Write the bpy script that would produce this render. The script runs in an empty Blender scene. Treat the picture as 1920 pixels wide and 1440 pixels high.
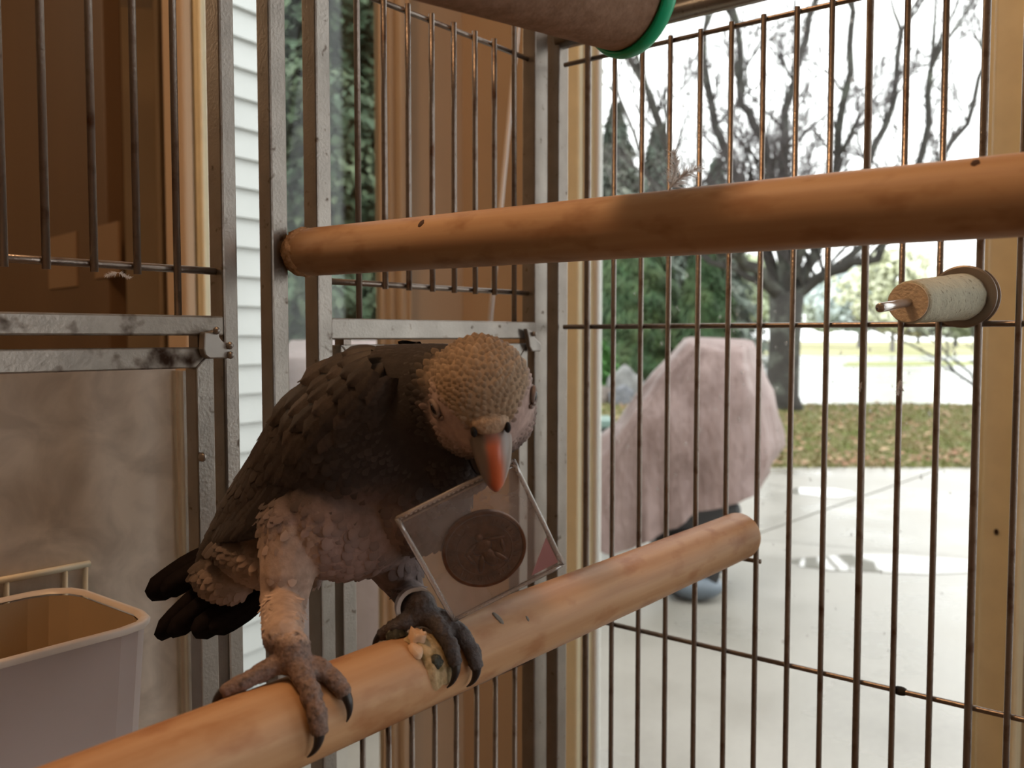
import bpy, bmesh, math, random
from mathutils import Vector, Matrix, Quaternion, noise
from mathutils.bvhtree import BVHTree

random.seed(7)
scene = bpy.context.scene
COL = scene.collection

# ------------------------------------------------------------------ camera
F = 1700.0                       # focal length in pixels of the 1920 x 1440 frame
PITCH = math.atan(90.0 / F)      # the horizon lies 90 px above the middle of the frame
CAM = Vector((0.0, 0.0, 1.25))
cam_data = bpy.data.cameras.new('camera')
cam_data.sensor_width = 36.0
cam_data.lens = 36.0 * F / 1920.0
cam_data.clip_start = 0.01
cam_data.clip_end = 400.0
cam_data.dof.use_dof = True
cam_data.dof.focus_distance = 0.43
cam_data.dof.aperture_fstop = 14.0
cam = bpy.data.objects.new('camera', cam_data)
cam.location = CAM
cam.rotation_euler = (math.pi / 2 - PITCH, 0, 0)
COL.objects.link(cam)
scene.camera = cam

# ------------------------------------------------------------------ world: bright overcast sky
world = bpy.data.worlds.new('overcast_sky')
scene.world = world
world.use_nodes = True
wn = world.node_tree
wn.nodes['Background'].inputs[0].default_value = (0.98, 0.99, 1.0, 1)
wn.nodes['Background'].inputs[1].default_value = 3.1

# ------------------------------------------------------------------ lamp of the room (warm bulb under the ceiling)
lamp_data = bpy.data.lights.new('ceiling_bulb', 'POINT')
lamp_data.energy = 15.5
lamp_data.color = (1.0, 0.58, 0.30)
lamp_data.shadow_soft_size = 0.07
lamp = bpy.data.objects.new('ceiling_bulb', lamp_data)
lamp.location = (-0.41, 0.26, 2.28)
COL.objects.link(lamp)
lamp2_data = bpy.data.lights.new('wing_fill_light', 'POINT')      # unseen lamp added to brighten the room wing beyond the cage
lamp2_data.energy = 13.0
lamp2_data.color = (1.0, 0.70, 0.44)
lamp2_data.shadow_soft_size = 0.08
lamp2 = bpy.data.objects.new('wing_fill_light', lamp2_data)
lamp2.location = (-2.2, 1.5, 2.25)
COL.objects.link(lamp2)

scene.view_settings.view_transform = 'Standard'
scene.view_settings.look = 'None'
scene.view_settings.exposure = 0.0
scene.view_settings.gamma = 1.0
scene.view_settings.use_curve_mapping = False
scene.cycles.max_bounces = 10
scene.cycles.transparent_max_bounces = 24
scene.cycles.sample_clamp_indirect = 6.0
scene.cycles.caustics_reflective = False
scene.cycles.caustics_refractive = False
scene.cycles.use_denoising = True

# ------------------------------------------------------------------ helpers
CP, SP = math.cos(PITCH), math.sin(PITCH)
FWD, UPV, RIGHT = Vector((0, CP, -SP)), Vector((0, SP, CP)), Vector((1, 0, 0))
ZAX = Vector((0, 0, 1))

def ray(px, py):
    return FWD + RIGHT * ((px - 960.0) / F) + UPV * ((720.0 - py) / F)

def at(px, py, y):
    """the place at distance y in front of the camera that a pixel measurement of the photograph gives"""
    r = ray(px, py)
    return CAM + r * (y / r.y)

def onplane(px, py, p0, n):
    r = ray(px, py)
    return CAM + r * ((p0 - CAM).dot(n) / r.dot(n))

def vis_rad(pix, y):
    return pix * y / F

def newmesh(name, verts, faces, smooth=False):
    me = bpy.data.meshes.new(name)
    me.from_pydata([tuple(v) for v in verts], [], faces)
    me.validate()
    if smooth:
        me.polygons.foreach_set('use_smooth', [True] * len(me.polygons))
    me.update()
    return me

def link(name, me, mat=None, parent=None, loc=None):
    o = bpy.data.objects.new(name, me)
    COL.objects.link(o)
    if mat is not None and me is not None and not me.materials:
        me.materials.append(mat)
    if loc is not None:
        o.location = loc
    if parent is not None:
        o.parent = parent
        p, m = parent, Matrix()
        while p is not None:
            m = Matrix.Translation(p.location) @ m if p.parent is None else m
            p = p.parent
        o.matrix_parent_inverse = Matrix.Translation(ROOT_LOC.get(parent.name, Vector((0, 0, 0)))).inverted()
        ROOT_LOC[o.name] = Vector(loc) if loc is not None else Vector((0, 0, 0))
    else:
        ROOT_LOC[o.name] = Vector(loc) if loc is not None else Vector((0, 0, 0))
    return o

ROOT_LOC = {}

def tag(o, label=None, cat=None, group=None, kind=None):
    if label: o['label'] = label
    if cat: o['category'] = cat
    if group: o['group'] = group
    if kind: o['kind'] = kind
    return o

def thing(name, label, cat, loc, group=None):
    o = link(name, None, None, None, loc)
    o.empty_display_size = 0.05
    return tag(o, label, cat, group)

class MB:
    """collects shapes and links them as one mesh"""
    def __init__(self):
        self.v, self.f = [], []
    def add(self, verts, faces):
        n = len(self.v)
        self.v += [Vector(p) for p in verts]
        self.f += [tuple(i + n for i in f) for f in faces]
        return self
    def box(self, c, ax, ay, az, sx, sy, sz):
        """oriented box: centre, three unit axes, full sizes"""
        c = Vector(c)
        vs = []
        for k in (-.5, .5):
            for j in (-.5, .5):
                for i in (-.5, .5):
                    vs.append(c + ax * (i * sx) + ay * (j * sy) + az * (k * sz))
        return self.add(vs, [(0, 2, 3, 1), (4, 5, 7, 6), (0, 1, 5, 4), (2, 6, 7, 3), (0, 4, 6, 2), (1, 3, 7, 5)])
    def tube(self, pts, radii, n=10, cap=True):
        pts = [Vector(p) for p in pts]
        if not isinstance(radii, (list, tuple)):
            radii = [radii] * len(pts)
        vs, fs, prev = [], [], None
        for i, p in enumerate(pts):
            t = (pts[min(i + 1, len(pts) - 1)] - pts[max(i - 1, 0)])
            t = t.normalized() if t.length > 1e-9 else Vector((0, 0, 1))
            if prev is None:
                a = Vector((0, 0, 1)) if abs(t.z) < .9 else Vector((1, 0, 0))
                x = t.cross(a).normalized()
            else:
                x = (prev - t * prev.dot(t)).normalized()
            prev = x
            y = t.cross(x)
            for k in range(n):
                a = 2 * math.pi * k / n
                vs.append(p + (x * math.cos(a) + y * math.sin(a)) * radii[i])
        m = len(pts)
        for i in range(m - 1):
            for k in range(n):
                k2 = (k + 1) % n
                fs.append((i * n + k, i * n + k2, (i + 1) * n + k2, (i + 1) * n + k))
        if cap:
            fs.append(tuple(range(n - 1, -1, -1)))
            fs.append(tuple((m - 1) * n + k for k in range(n)))
        return self.add(vs, fs)
    def ellipsoid(self, c, ax, ay, az, rx, ry, rz, nu=16, nv=10):
        c = Vector(c)
        vs = [c + az * rz]
        for i in range(1, nv):
            t = math.pi * i / nv
            for k in range(nu):
                a = 2 * math.pi * k / nu
                vs.append(c + ax * (rx * math.sin(t) * math.cos(a)) + ay * (ry * math.sin(t) * math.sin(a)) + az * (rz * math.cos(t)))
        vs.append(c - az * rz)
        fs = []
        for k in range(nu):
            fs.append((0, 1 + k, 1 + (k + 1) % nu))
        for i in range(nv - 2):
            for k in range(nu):
                k2 = (k + 1) % nu
                fs.append((1 + i * nu + k, 1 + (i + 1) * nu + k, 1 + (i + 1) * nu + k2, 1 + i * nu + k2))
        last = len(vs) - 1
        b = 1 + (nv - 2) * nu
        for k in range(nu):
            fs.append((last, b + (k + 1) % nu, b + k))
        return self.add(vs, fs)
    def prism(self, pts, off):
        """polygon pts swept along off"""
        n = len(pts)
        pts = [Vector(p) for p in pts]
        vs = pts + [p + off for p in pts]
        fs = [tuple(range(n)), tuple(range(2 * n - 1, n - 1, -1))]
        for i in range(n):
            j = (i + 1) % n
            fs.append((i, n + i, n + j, j))
        return self.add(vs, fs)
    def build(self, name, mat, parent=None, smooth=False, bevel=0.0, seg=2, angle=0.6):
        me = newmesh(name, self.v, self.f, smooth)
        bm = bmesh.new()
        bm.from_mesh(me)
        bmesh.ops.recalc_face_normals(bm, faces=bm.faces)
        if bevel > 0:
            es = [e for e in bm.edges if len(e.link_faces) == 2 and e.calc_face_angle(0) > angle]
            bmesh.ops.bevel(bm, geom=es, offset=bevel, segments=seg, profile=0.5, affect='EDGES', clamp_overlap=True)
        bm.to_mesh(me)
        bm.free()
        if smooth:
            me.polygons.foreach_set('use_smooth', [True] * len(me.polygons))
        me.update()
        return link(name, me, mat, parent)

def fbm(p, s, oct=3):
    return noise.fractal(Vector(p) * s, 1.0, 2.0, oct)

# ------------------------------------------------------------------ materials
MATS = {}
def mat(name, color, rough=.6, metal=0., spec=.5, var=0., vscale=20., color2=None, c2fac=(.45, .65), c2scale=15., bump=0., bscale=200.,
        stretch=(1, 1, 1), attr=None, sub=0., subr=(.004, .002, .001), coat=0., detail=4., rough2=None):
    m = bpy.data.materials.new(name)
    m.use_nodes = True
    nt = m.node_tree
    b = nt.nodes['Principled BSDF']
    b.inputs['Roughness'].default_value = rough
    b.inputs['Metallic'].default_value = metal
    b.inputs['Specular IOR Level'].default_value = spec
    if coat: b.inputs['Coat Weight'].default_value = coat
    if sub:
        b.inputs['Subsurface Weight'].default_value = sub
        b.inputs['Subsurface Radius'].default_value = (1, .5, .3)
        b.inputs['Subsurface Scale'].default_value = subr[0]
    geo = nt.nodes.new('ShaderNodeNewGeometry')
    mp = nt.nodes.new('ShaderNodeMapping')
    mp.inputs['Scale'].default_value = stretch
    nt.links.new(geo.outputs['Position'], mp.inputs['Vector'])
    def nz(scale, det=detail):
        n = nt.nodes.new('ShaderNodeTexNoise')
        n.inputs['Scale'].default_value = scale
        n.inputs['Detail'].default_value = det
        nt.links.new(mp.outputs[0], n.inputs['Vector'])
        return n.outputs['Fac']
    def ramp(src, lo, hi):
        r = nt.nodes.new('ShaderNodeMapRange')
        r.inputs['From Min'].default_value = lo
        r.inputs['From Max'].default_value = hi
        nt.links.new(src, r.inputs['Value'])
        return r.outputs[0]
    def mix(fac, a, bcol, mode='MIX'):
        x = nt.nodes.new('ShaderNodeMix')
        x.data_type = 'RGBA'
        x.blend_type = mode
        for s, v in ((x.inputs[0], fac), (x.inputs[6], a), (x.inputs[7], bcol)):
            if hasattr(v, 'is_linked'): nt.links.new(v, s)
            elif isinstance(v, (int, float)): s.default_value = v
            else: s.default_value = (*v, 1)
        return x.outputs[2]
    cur = tuple(color)
    if attr:
        a = nt.nodes.new('ShaderNodeAttribute')
        a.attribute_name = attr
        cur = a.outputs['Color']
    if color2 is not None:
        f = ramp(nz(c2scale), *c2fac)
        cur = mix(f, cur, color2)
        if rough2 is not None:
            mr = nt.nodes.new('ShaderNodeMapRange')
            mr.inputs['To Min'].default_value = rough
            mr.inputs['To Max'].default_value = rough2
            nt.links.new(f, mr.inputs['Value'])
            nt.links.new(mr.outputs[0], b.inputs['Roughness'])
    if var:
        f = nz(vscale)
        mr = nt.nodes.new('ShaderNodeMapRange')
        mr.inputs['From Min'].default_value = .25
        mr.inputs['From Max'].default_value = .75
        mr.inputs['To Min'].default_value = 1 - var
        mr.inputs['To Max'].default_value = 1 + var
        nt.links.new(f, mr.inputs['Value'])
        hs = nt.nodes.new('ShaderNodeHueSaturation')
        nt.links.new(mr.outputs[0], hs.inputs['Value'])
        if hasattr(cur, 'is_linked'): nt.links.new(cur, hs.inputs['Color'])
        else: hs.inputs['Color'].default_value = (*cur, 1)
        cur = hs.outputs[0]
    if hasattr(cur, 'is_linked'): nt.links.new(cur, b.inputs['Base Color'])
    else: b.inputs['Base Color'].default_value = (*cur, 1)
    if bump:
        bn = nt.nodes.new('ShaderNodeBump')
        bn.inputs['Strength'].default_value = min(1., bump)
        bn.inputs['Distance'].default_value = .4 / bscale
        nt.links.new(nz(bscale), bn.inputs['Height'])
        nt.links.new(bn.outputs[0], b.inputs['Normal'])
    MATS[name] = m
    return m

def clear_mat(name, tint, haze, hazecol, rough=.05, gloss=.08, hazescale=0., haze_lo=.4, haze_hi=.7, hazemax=None):
    """thin clear sheet: see-through, with a glossy film and some milky haze"""
    m = bpy.data.materials.new(name)
    m.use_nodes = True
    nt = m.node_tree
    nt.nodes.remove(nt.nodes['Principled BSDF'])
    out = nt.nodes['Material Output']
    tr = nt.nodes.new('ShaderNodeBsdfTransparent'); tr.inputs[0].default_value = (*tint, 1)
    df = nt.nodes.new('ShaderNodeBsdfDiffuse'); df.inputs[0].default_value = (*hazecol, 1)
    gl = nt.nodes.new('ShaderNodeBsdfGlossy'); gl.inputs['Roughness'].default_value = rough
    m1 = nt.nodes.new('ShaderNodeMixShader'); m1.inputs[0].default_value = haze
    if hazescale:
        geo = nt.nodes.new('ShaderNodeNewGeometry')
        n = nt.nodes.new('ShaderNodeTexNoise'); n.inputs['Scale'].default_value = hazescale; n.inputs['Detail'].default_value = 6
        n.inputs['Distortion'].default_value = .6
        nt.links.new(geo.outputs['Position'], n.inputs['Vector'])
        r = nt.nodes.new('ShaderNodeMapRange')
        r.inputs['From Min'].default_value = haze_lo; r.inputs['From Max'].default_value = haze_hi
        r.inputs['To Min'].default_value = haze; r.inputs['To Max'].default_value = hazemax if hazemax is not None else min(1, haze * 2)
        nt.links.new(n.outputs['Fac'], r.inputs['Value'])
        nt.links.new(r.outputs[0], m1.inputs[0])
    nt.links.new(tr.outputs[0], m1.inputs[1]); nt.links.new(df.outputs[0], m1.inputs[2])
    fr = nt.nodes.new('ShaderNodeLayerWeight'); fr.inputs[0].default_value = .2
    mu = nt.nodes.new('ShaderNodeMath'); mu.operation = 'MULTIPLY_ADD'
    nt.links.new(fr.outputs['Fresnel'], mu.inputs[0]); mu.inputs[1].default_value = .8; mu.inputs[2].default_value = gloss
    m2 = nt.nodes.new('ShaderNodeMixShader')
    nt.links.new(mu.outputs[0], m2.inputs[0]); nt.links.new(m1.outputs[0], m2.inputs[1]); nt.links.new(gl.outputs[0], m2.inputs[2])
    nt.links.new(m2.outputs[0], out.inputs[0])
    MATS[name] = m
    return m

mat('wall_paint', (.52, .40, .28), .8, var=.05, vscale=6, bump=.1, bscale=400)
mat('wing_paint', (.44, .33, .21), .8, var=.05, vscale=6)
mat('ceiling_paint', (.75, .72, .68), .9, bump=.2, bscale=300)
mat('floor_wood', (.20, .12, .07), .4, var=.2, vscale=8)
mat('cream_trim', (.84, .79, .57), .45, var=.06, vscale=30, bump=.05, bscale=300)
mat('white_trim', (.66, .65, .60), .4)
mat('siding_white', (.43, .45, .44), .6, var=.04, vscale=8)
mat('door_brown', (.13, .075, .036), .55, var=.12, vscale=5, stretch=(1, 1, .2))
mat('light_patch_tan', (.26, .165, .09), .55)
clear_mat('window_glass', (.97, .98, .97), .0, (1, 1, 1), rough=.01, gloss=.01)
clear_mat('drop_water', (1, 1, 1), .12, (1, 1, 1), rough=.05, gloss=.10)
mat('cage_steel', (.31, .283, .252), .34, metal=.88, color2=(.15, .115, .09), c2fac=(.64, .76), c2scale=150, var=.14, vscale=60, bump=.22, bscale=650, rough2=.7)
mat('cage_rust', (.30, .268, .23), .42, metal=.75, color2=(.055, .03, .018), c2fac=(.56, .68), c2scale=48, var=.15, vscale=120, bump=.3, bscale=500, rough2=.85)
mat('cage_wire', (.26, .22, .19), .33, metal=.85, color2=(.13, .075, .05), c2fac=(.55, .75), c2scale=80, bump=.3, bscale=500)
mat('clip_steel', (.37, .345, .315), .38, metal=.75, var=.05)
# ------------------------------------------------------------------ plan of the place
NR = Vector((.623, .782, 0)).normalized()       # outward normal of the cage's window-side panel and of the wall behind it
UR = Vector((NR.y, -NR.x, 0))                   # along that panel, towards the camera (to the right)
NL = Vector((-NR.y, NR.x, 0))                   # outward normal of the feeder-side panel
UL = -NR                                        # along that panel, towards the camera (to the left)
CORNER = Vector((.035, .70, 0))                 # cage corner in plan
def on_left(px, py, off=0.):  return onplane(px, py, CORNER + NL * off, NL)
def on_right(px, py, off=0.): return onplane(px, py, CORNER + NR * off, NR)

R0 = Vector((-.092, 1.70, 0))                   # corner of the room behind the cage
def on_wall_l(px, py, off=0.): return onplane(px, py, R0 + NL * off, NL)
def on_wall_r(px, py, off=0.): return onplane(px, py, R0 + NR * off, NR)
CEIL = 2.45
GROUND = -.02

def struct(name, mb, m, parent=None, **kw):
    o = mb.build(name, MATS[m], parent, **kw)
    if parent is None: o['kind'] = 'structure'
    return o

def slab(mb, a, b, z0, z1, n, th):
    """vertical wall slab between plan points a and b, room face on the line a-b, thickness th along n"""
    a, b = Vector((a.x, a.y, 0)), Vector((b.x, b.y, 0))
    p = [a + ZAX * z0, b + ZAX * z0, b + ZAX * z1, a + ZAX * z1]
    mb.prism(p, n * th)

# window openings measured along the walls
sr0 = (on_wall_r(1094, 700) - R0).dot(UR)
sr1 = (on_wall_r(1852, 700) - R0).dot(UR)
sl0 = (on_wall_l(742, 700) - R0).dot(UL)
sl1 = (on_wall_l(388, 700) - R0).dot(UL)
slend = (on_wall_l(344, 700) - R0).dot(UL)
WZ0, WZ1 = .12, 2.20
TH = .036
END_R = R0 + UR * 3.2
END_L = R0 + UL * slend

mb = MB()
slab(mb, R0, R0 + UR * sr0, 0, CEIL, NR, TH)
s3a, s3b = 1.25, 2.35           # unseen window added to that wall to let in daylight
slab(mb, R0 + UR * sr1, R0 + UR * s3a, 0, CEIL, NR, TH)
slab(mb, R0 + UR * s3b, END_R, 0, CEIL, NR, TH)
slab(mb, R0 + UR * s3a, R0 + UR * s3b, 0, WZ0, NR, TH)
slab(mb, R0 + UR * s3a, R0 + UR * s3b, WZ1, CEIL, NR, TH)
slab(mb, R0 + UR * sr0, R0 + UR * sr1, 0, WZ0, NR, TH)
slab(mb, R0 + UR * sr0, R0 + UR * sr1, WZ1, CEIL, NR, TH)
struct('wall_window', mb, 'wall_paint')
mb = MB()
slab(mb, R0, R0 + UL * sl0, 0, CEIL, NL, TH)
slab(mb, R0 + UL * sl1, END_L, 0, CEIL, NL, TH)
slab(mb, R0 + UL * sl0, R0 + UL * sl1, 0, WZ0, NL, TH)
slab(mb, R0 + UL * sl0, R0 + UL * sl1, WZ1, CEIL, NL, TH)
struct('wall_feeder_side', mb, 'wall_paint')

def window(name, u, n, s0, s1, cas, label, first='cream_trim'):
    """casing boards, inner stops and a glass pane in an opening of the wall"""
    root = link(name, None, None, None, R0 + u * ((s0 + s1) / 2) + ZAX * WZ0)
    tag(root, label, kind='structure')
    zc, hh = (WZ0 + WZ1) / 2, WZ1 - WZ0
    for s, sg in ((s0, -1), (s1, 1)):
        tm = first if sg < 0 else 'cream_trim'
        c = R0 + u * (s + sg * cas * .5) - n * .008 + ZAX * zc
        MB().box(c, u, n, ZAX, cas, .016, hh + 2 * cas).build('casing', MATS[tm], root, bevel=.004)
        c = R0 + u * (s + sg * cas * .82) - n * .018 + ZAX * zc
        MB().box(c, u, n, ZAX, cas * .3, .012, hh + 2 * cas).build('casing_bead', MATS[tm], root, bevel=.005)
        c = R0 + u * (s - sg * .004) + n * .018 + ZAX * zc
        MB().box(c, u, n, ZAX, .010, .034, hh).build('jamb', MATS[tm], root, bevel=.002)
        c = R0 + u * (s - sg * .013) + n * .022 + ZAX * zc
        MB().box(c, u, n, ZAX, .010, .016, hh).build('sash_stile', MATS['white_trim' if tm == 'cream_trim' else tm], root, bevel=.003)
    for z, sg in ((WZ0, -1), (WZ1, 1)):
        c = R0 + u * ((s0 + s1) / 2) - n * .008 + ZAX * (z + sg * cas * .5)
        MB().box(c, u, n, ZAX, s1 - s0 + 2 * cas, .016, cas).build('casing', MATS['cream_trim'], root, bevel=.004)
        c = R0 + u * ((s0 + s1) / 2) + n * .022 + ZAX * (z - sg * .02)
        MB().box(c, u, n, ZAX, s1 - s0 - .02, .016, .04).build('sash_rail', MATS['white_trim'], root, bevel=.003)
    c = R0 + u * ((s0 + s1) / 2) + n * .022 + ZAX * zc
    MB().box(c, u, n, ZAX, s1 - s0 - .03, .004, hh - .05).build('pane', MATS['window_glass'], root)
    return root
w1 = window('window_1', UR, NR, sr0, sr1, .050, 'tall clear window with cream casing behind the wire panel, speckled with rain')
w2 = window('window_2', UL, NL, sl0, sl1, .018, 'narrow window with cream casing behind the feeder doors', 'wall_paint')  # corner-side trim takes the wall colour, standing in for its shade
w3 = window('fill_window', UR, NR, s3a, s3b, .050, 'unseen window of the same wall, added for daylight fill')
# raindrops clinging to the outside of the big pane
mb = MB()
rd = random.Random(3)
for i in range(230):
    s = rd.uniform(sr0 + .03, sr1 - .03)
    z = rd.uniform(.75, 1.75) if i % 3 else rd.uniform(1.05, 1.5)
    r = rd.choice((.0009, .0012, .0015, .0021))
    c = R0 + UR * s + NR * .0245 + ZAX * z
    mb.ellipsoid(c, UR, NR, ZAX, r, r * .6, r * rd.uniform(1., 1.9), 6, 4)
drops = mb.build('raindrops', MATS['drop_water'], w1, smooth=True)
drops['kind'] = 'stuff'
# pinhole left by a nail in the cream casing
p = on_wall_r(1868, 997, -.017)
MB().ellipsoid(p, UR, NR, ZAX, .0028, .004, .0038, 8, 6).build('nail_hole', mat('hole_dark', (.03, .015, .008), .9), w1)

# the wing of the room seen past the end of that wall
PC = at(287, 35, 3.4); PC.z = 0
mb = MB(); slab(mb, END_L + NL * .0, PC, 0, CEIL, Vector((.92, .38, 0)), .012)
struct('wall_wing_side', mb, 'wing_paint')
far_l = Vector((-3.6, 2.75, 0))
mb = MB(); slab(mb, PC, far_l, 0, CEIL, Vector((-.28, .96, 0)), .10)
struct('wall_wing_end', mb, 'wing_paint')
# casing strip that ends the wall beside the narrow window
c = R0 + UL * (slend - .004) - NL * .002 + ZAX * 1.2
MB().box(c, UL, NL, ZAX, .016, .030, 2.4).build('trim_1', MATS['wall_paint'], bevel=.004)['kind'] = 'structure'
BL, BR = Vector((-3.6, -2.2, 0)), Vector((2.6, -2.2, 0))
mb = MB(); slab(mb, BL, BR, 0, CEIL, Vector((0, -1, 0)), .1); struct('wall_rear', mb, 'wall_paint')
mb = MB(); slab(mb, far_l, BL, 0, CEIL, Vector((-1, 0, 0)), .1); struct('wall_far_side', mb, 'wall_paint')
mb = MB()
q0, q1 = END_R.lerp(BR, .12), END_R.lerp(BR, .92)     # wide unseen opening behind the camera, added to bring in ambient daylight
slab(mb, END_R, q0, 0, CEIL, Vector((1, 0, 0)), .1); slab(mb, q1, BR, 0, CEIL, Vector((1, 0, 0)), .1)
slab(mb, q0, q1, 0, .35, Vector((1, 0, 0)), .1); slab(mb, q0, q1, 2.25, CEIL, Vector((1, 0, 0)), .1)
struct('wall_near_side', mb, 'wall_paint')
plan = [BL, BR, END_R, R0 + UR * .0, END_L, PC, far_l]
grow = [BL, BR, END_R + NR * .1, R0 + NR * .12 + NL * .12, END_L + NL * .05, PC + Vector((.0, .08, 0)), far_l]
MB().prism([p + ZAX * 0 for p in grow], -ZAX * .1).build('floor', MATS['floor_wood'])['kind'] = 'structure'
MB().prism([p + ZAX * CEIL for p in grow], ZAX * .1).build('ceiling', MATS['ceiling_paint'])['kind'] = 'structure'

# brown door standing open in the wing, two tan plates on it stand in for patches of window light
D0, D1 = at(222, 600, 1.75), at(8, 600, 2.35)
D0.z = D1.z = 0
du = (D1 - D0).normalized(); dn = Vector((du.y, -du.x, 0))
if dn.dot(CAM - D0) < 0: dn = -dn
dw = (D1 - D0).length
droot = link('door_1', None, None, None, D0)
tag(droot, 'dark brown interior door standing open beyond the cage, with two painted patches of light', kind='structure')
MB().box(D0 + du * dw * .5 + ZAX * 1.1, du, dn, ZAX, dw, .035, 2.2).build('door_slab', MATS['door_brown'], droot, bevel=.003)
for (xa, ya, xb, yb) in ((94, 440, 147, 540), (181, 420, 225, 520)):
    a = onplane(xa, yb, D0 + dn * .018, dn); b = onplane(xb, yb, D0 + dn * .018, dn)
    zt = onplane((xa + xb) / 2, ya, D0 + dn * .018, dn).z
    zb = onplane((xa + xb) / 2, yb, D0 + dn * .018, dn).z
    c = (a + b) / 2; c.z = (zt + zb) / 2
    MB().box(c, du, dn, ZAX, abs((a - b).dot(du)), .006, zt - zb).build('door_light_patch', MATS['light_patch_tan'], droot, bevel=.001)

# lap siding of the wing outside the narrow window: every board a piece of its own
SQ = at(380, 600, 2.62); SQ.z = 0
su = Vector((.52, .854, 0)).normalized(); sn = Vector((su.y, -su.x, 0))
SLEN = .30
srt = link('wall_siding', None, None, None, SQ)
tag(srt, 'white lap siding of the house wing outside the narrow window', kind='structure')
c = SQ + su * SLEN * .5 - sn * .06 + ZAX * 1.3
MB().box(c, su, sn, ZAX, SLEN, .1, 2.9).build('sheathing', MATS['siding_white'], srt)
lap = .088
for i in range(30):
    z = .02 + i * lap
    p = [SQ - su * .0 + sn * .004 + ZAX * (z + lap), SQ + sn * .020 + ZAX * z, SQ + sn * .004 + ZAX * z, SQ - sn * .010 + ZAX * (z + lap)]
    MB().prism(p, su * SLEN).build('board', MATS['siding_white'], srt)
# ------------------------------------------------------------------ the bird cage
cage = thing('bird_cage', 'rusty steel wire bird cage with square posts and feeder doors, in front of the window', 'bird cage', Vector((.0, .55, .45)))
Z_LO, Z_HI = .60, 1.92

def post(name, pa, pb, y, depth, z0=Z_LO, z1=Z_HI, m='cage_steel', proud=0.):
    a, b = on_left(pa, y, -proud), on_left(pb, y, -proud)
    w = abs((a - b).dot(UL))
    c = (a + b) / 2; c.z = (z0 + z1) / 2
    return MB().box(c + NL * depth * .5, UL, NL, ZAX, w, depth, z1 - z0).build(name, MATS[m], cage, bevel=.0012)

post('post', 419, 447, 560, .0125)
post('post', 511, 542, 560, .0115)
post('post', 597, 624, 560, .0125)
post('post', 1003, 1027, 560, .0125)
post('corner_post', 1047, 1065, 560, .0120)

def vbar_mesh(n):
    mbx = MB(); mbx.tube([Vector((0, 0, 0)), Vector((0, 0, 1))], 1.0, n)
    return newmesh('wire', mbx.v, mbx.f, True)

def rod(name, a, b, r, n=8, m='cage_wire', parent=None, ends=0.):
    """a wire from a to b"""
    mbx = MB()
    return mbx.tube([a, a.lerp(b, .33), a.lerp(b, .66), b], r, n).build(name, MATS[m], parent or cage, smooth=True)

WR = .0019
# window-side panel: vertical wires (x measured at the height of the middle cross wire)
right_x = [1101, 1150, 1201, 1252.5, 1308, 1365, 1424, 1485.5, 1550, 1620, 1689, 1760, 1835, 1910, 1992]
topz = on_right(1101, 109).z
lowz = on_right(1115, 1166).z
midz = on_right(1060, 613).z
S_END = .487                   # the panel runs on past the picture's edge to a front post
s_last = (on_right(right_x[-1], 608) - CORNER).dot(UR)
more = []
while s_last + .0222 < S_END - .01:
    s_last += .0222
    more.append(s_last)
for i, x in enumerate(right_x + more):
    p = on_right(x, 608) if i < len(right_x) else CORNER + UR * x + ZAX * 1.2
    full = i in (0, 9) or i >= 12
    r = WR * (1.22 if i in (0, 9, 12) else 1.0)
    a = Vector((p.x, p.y, Z_LO)); b = Vector((p.x, p.y, Z_HI if full else topz + .002))
    rod('wire', a, b, r)
for z in (topz, midz, lowz):
    a = on_right(1052, 700); b = CORNER + UR * S_END
    off = NR * WR * 1.9
    rod('cross_wire', Vector((a.x, a.y, z)) + off, Vector((b.x, b.y, z)) + off, WR * .95)
a, b = on_right(1366, 1046), on_right(1422, 1047)
b.z = a.z
rod('cross_wire', a + NR * WR * 2, b + NR * WR * 2, WR * .85)
# upper frame tube of that panel
a, b = on_right(1040, 30), CORNER + UR * S_END
zt = on_right(1300, 4).z
MB().tube([Vector((a.x, a.y, zt)) + NR * .006, Vector((b.x, b.y, zt)) + NR * .006], .008, 10).build('top_rail', MATS['cage_steel'], cage, smooth=True)
MB().box(CORNER + UR * S_END + NR * .004 + ZAX * ((Z_LO + Z_HI) / 2), UR, NR, ZAX, .012, .012, Z_HI - Z_LO).build('corner_post', MATS['cage_steel'], cage, bevel=.0012)
MB().box(CORNER + UR * S_END - NR * .20 + ZAX * 1.296, UR, NR, ZAX, .010, .40, .012).build('rail', MATS['cage_steel'], cage, bevel=.001)
# blackened weld lump on the lower cross wire
p = on_right(1688, 1290, .004); p.z = lowz
MB().ellipsoid(p, UR, NR, ZAX, .0052, .003, .0028, 8, 6).build('weld_lump', mat('weld_black', (.02, .017, .015), .8), cage, smooth=True)

# feeder-side panel, wires above and below the feeder door beside the corner
left_x = [673, 722.5, 767, 811, 852, 891, 927, 964]
lt = on_left(925, 75).z; lm = on_left(820, 538).z; lb = on_left(813, 1330).z
rail_top = on_left(815, 600).z; rail_bot = on_left(815, 636).z
for i, x in enumerate(left_x):
    p = on_left(x, 515, .004)
    q = Vector((p.x, p.y, 0))
    end = i in (0, 7)
    rod('wire', q + ZAX * ((rail_top - .002) if end else (lm - .003)), q + ZAX * (Z_HI if end else lt + .003), WR)
    p = on_left(x + 1, 700, .004); q = Vector((p.x, p.y, 0))
    rod('wire', q + ZAX * Z_LO, q + ZAX * (lb + (.02 if end else .003)), WR)
a, b = on_left(622, 700, .004), on_left(1003, 700, .004)
for z in (lt, lm, lb):
    rod('cross_wire', Vector((a.x, a.y, z)) + NL * WR * 1.8, Vector((b.x, b.y, z)) + NL * WR * 1.8, WR)

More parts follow.
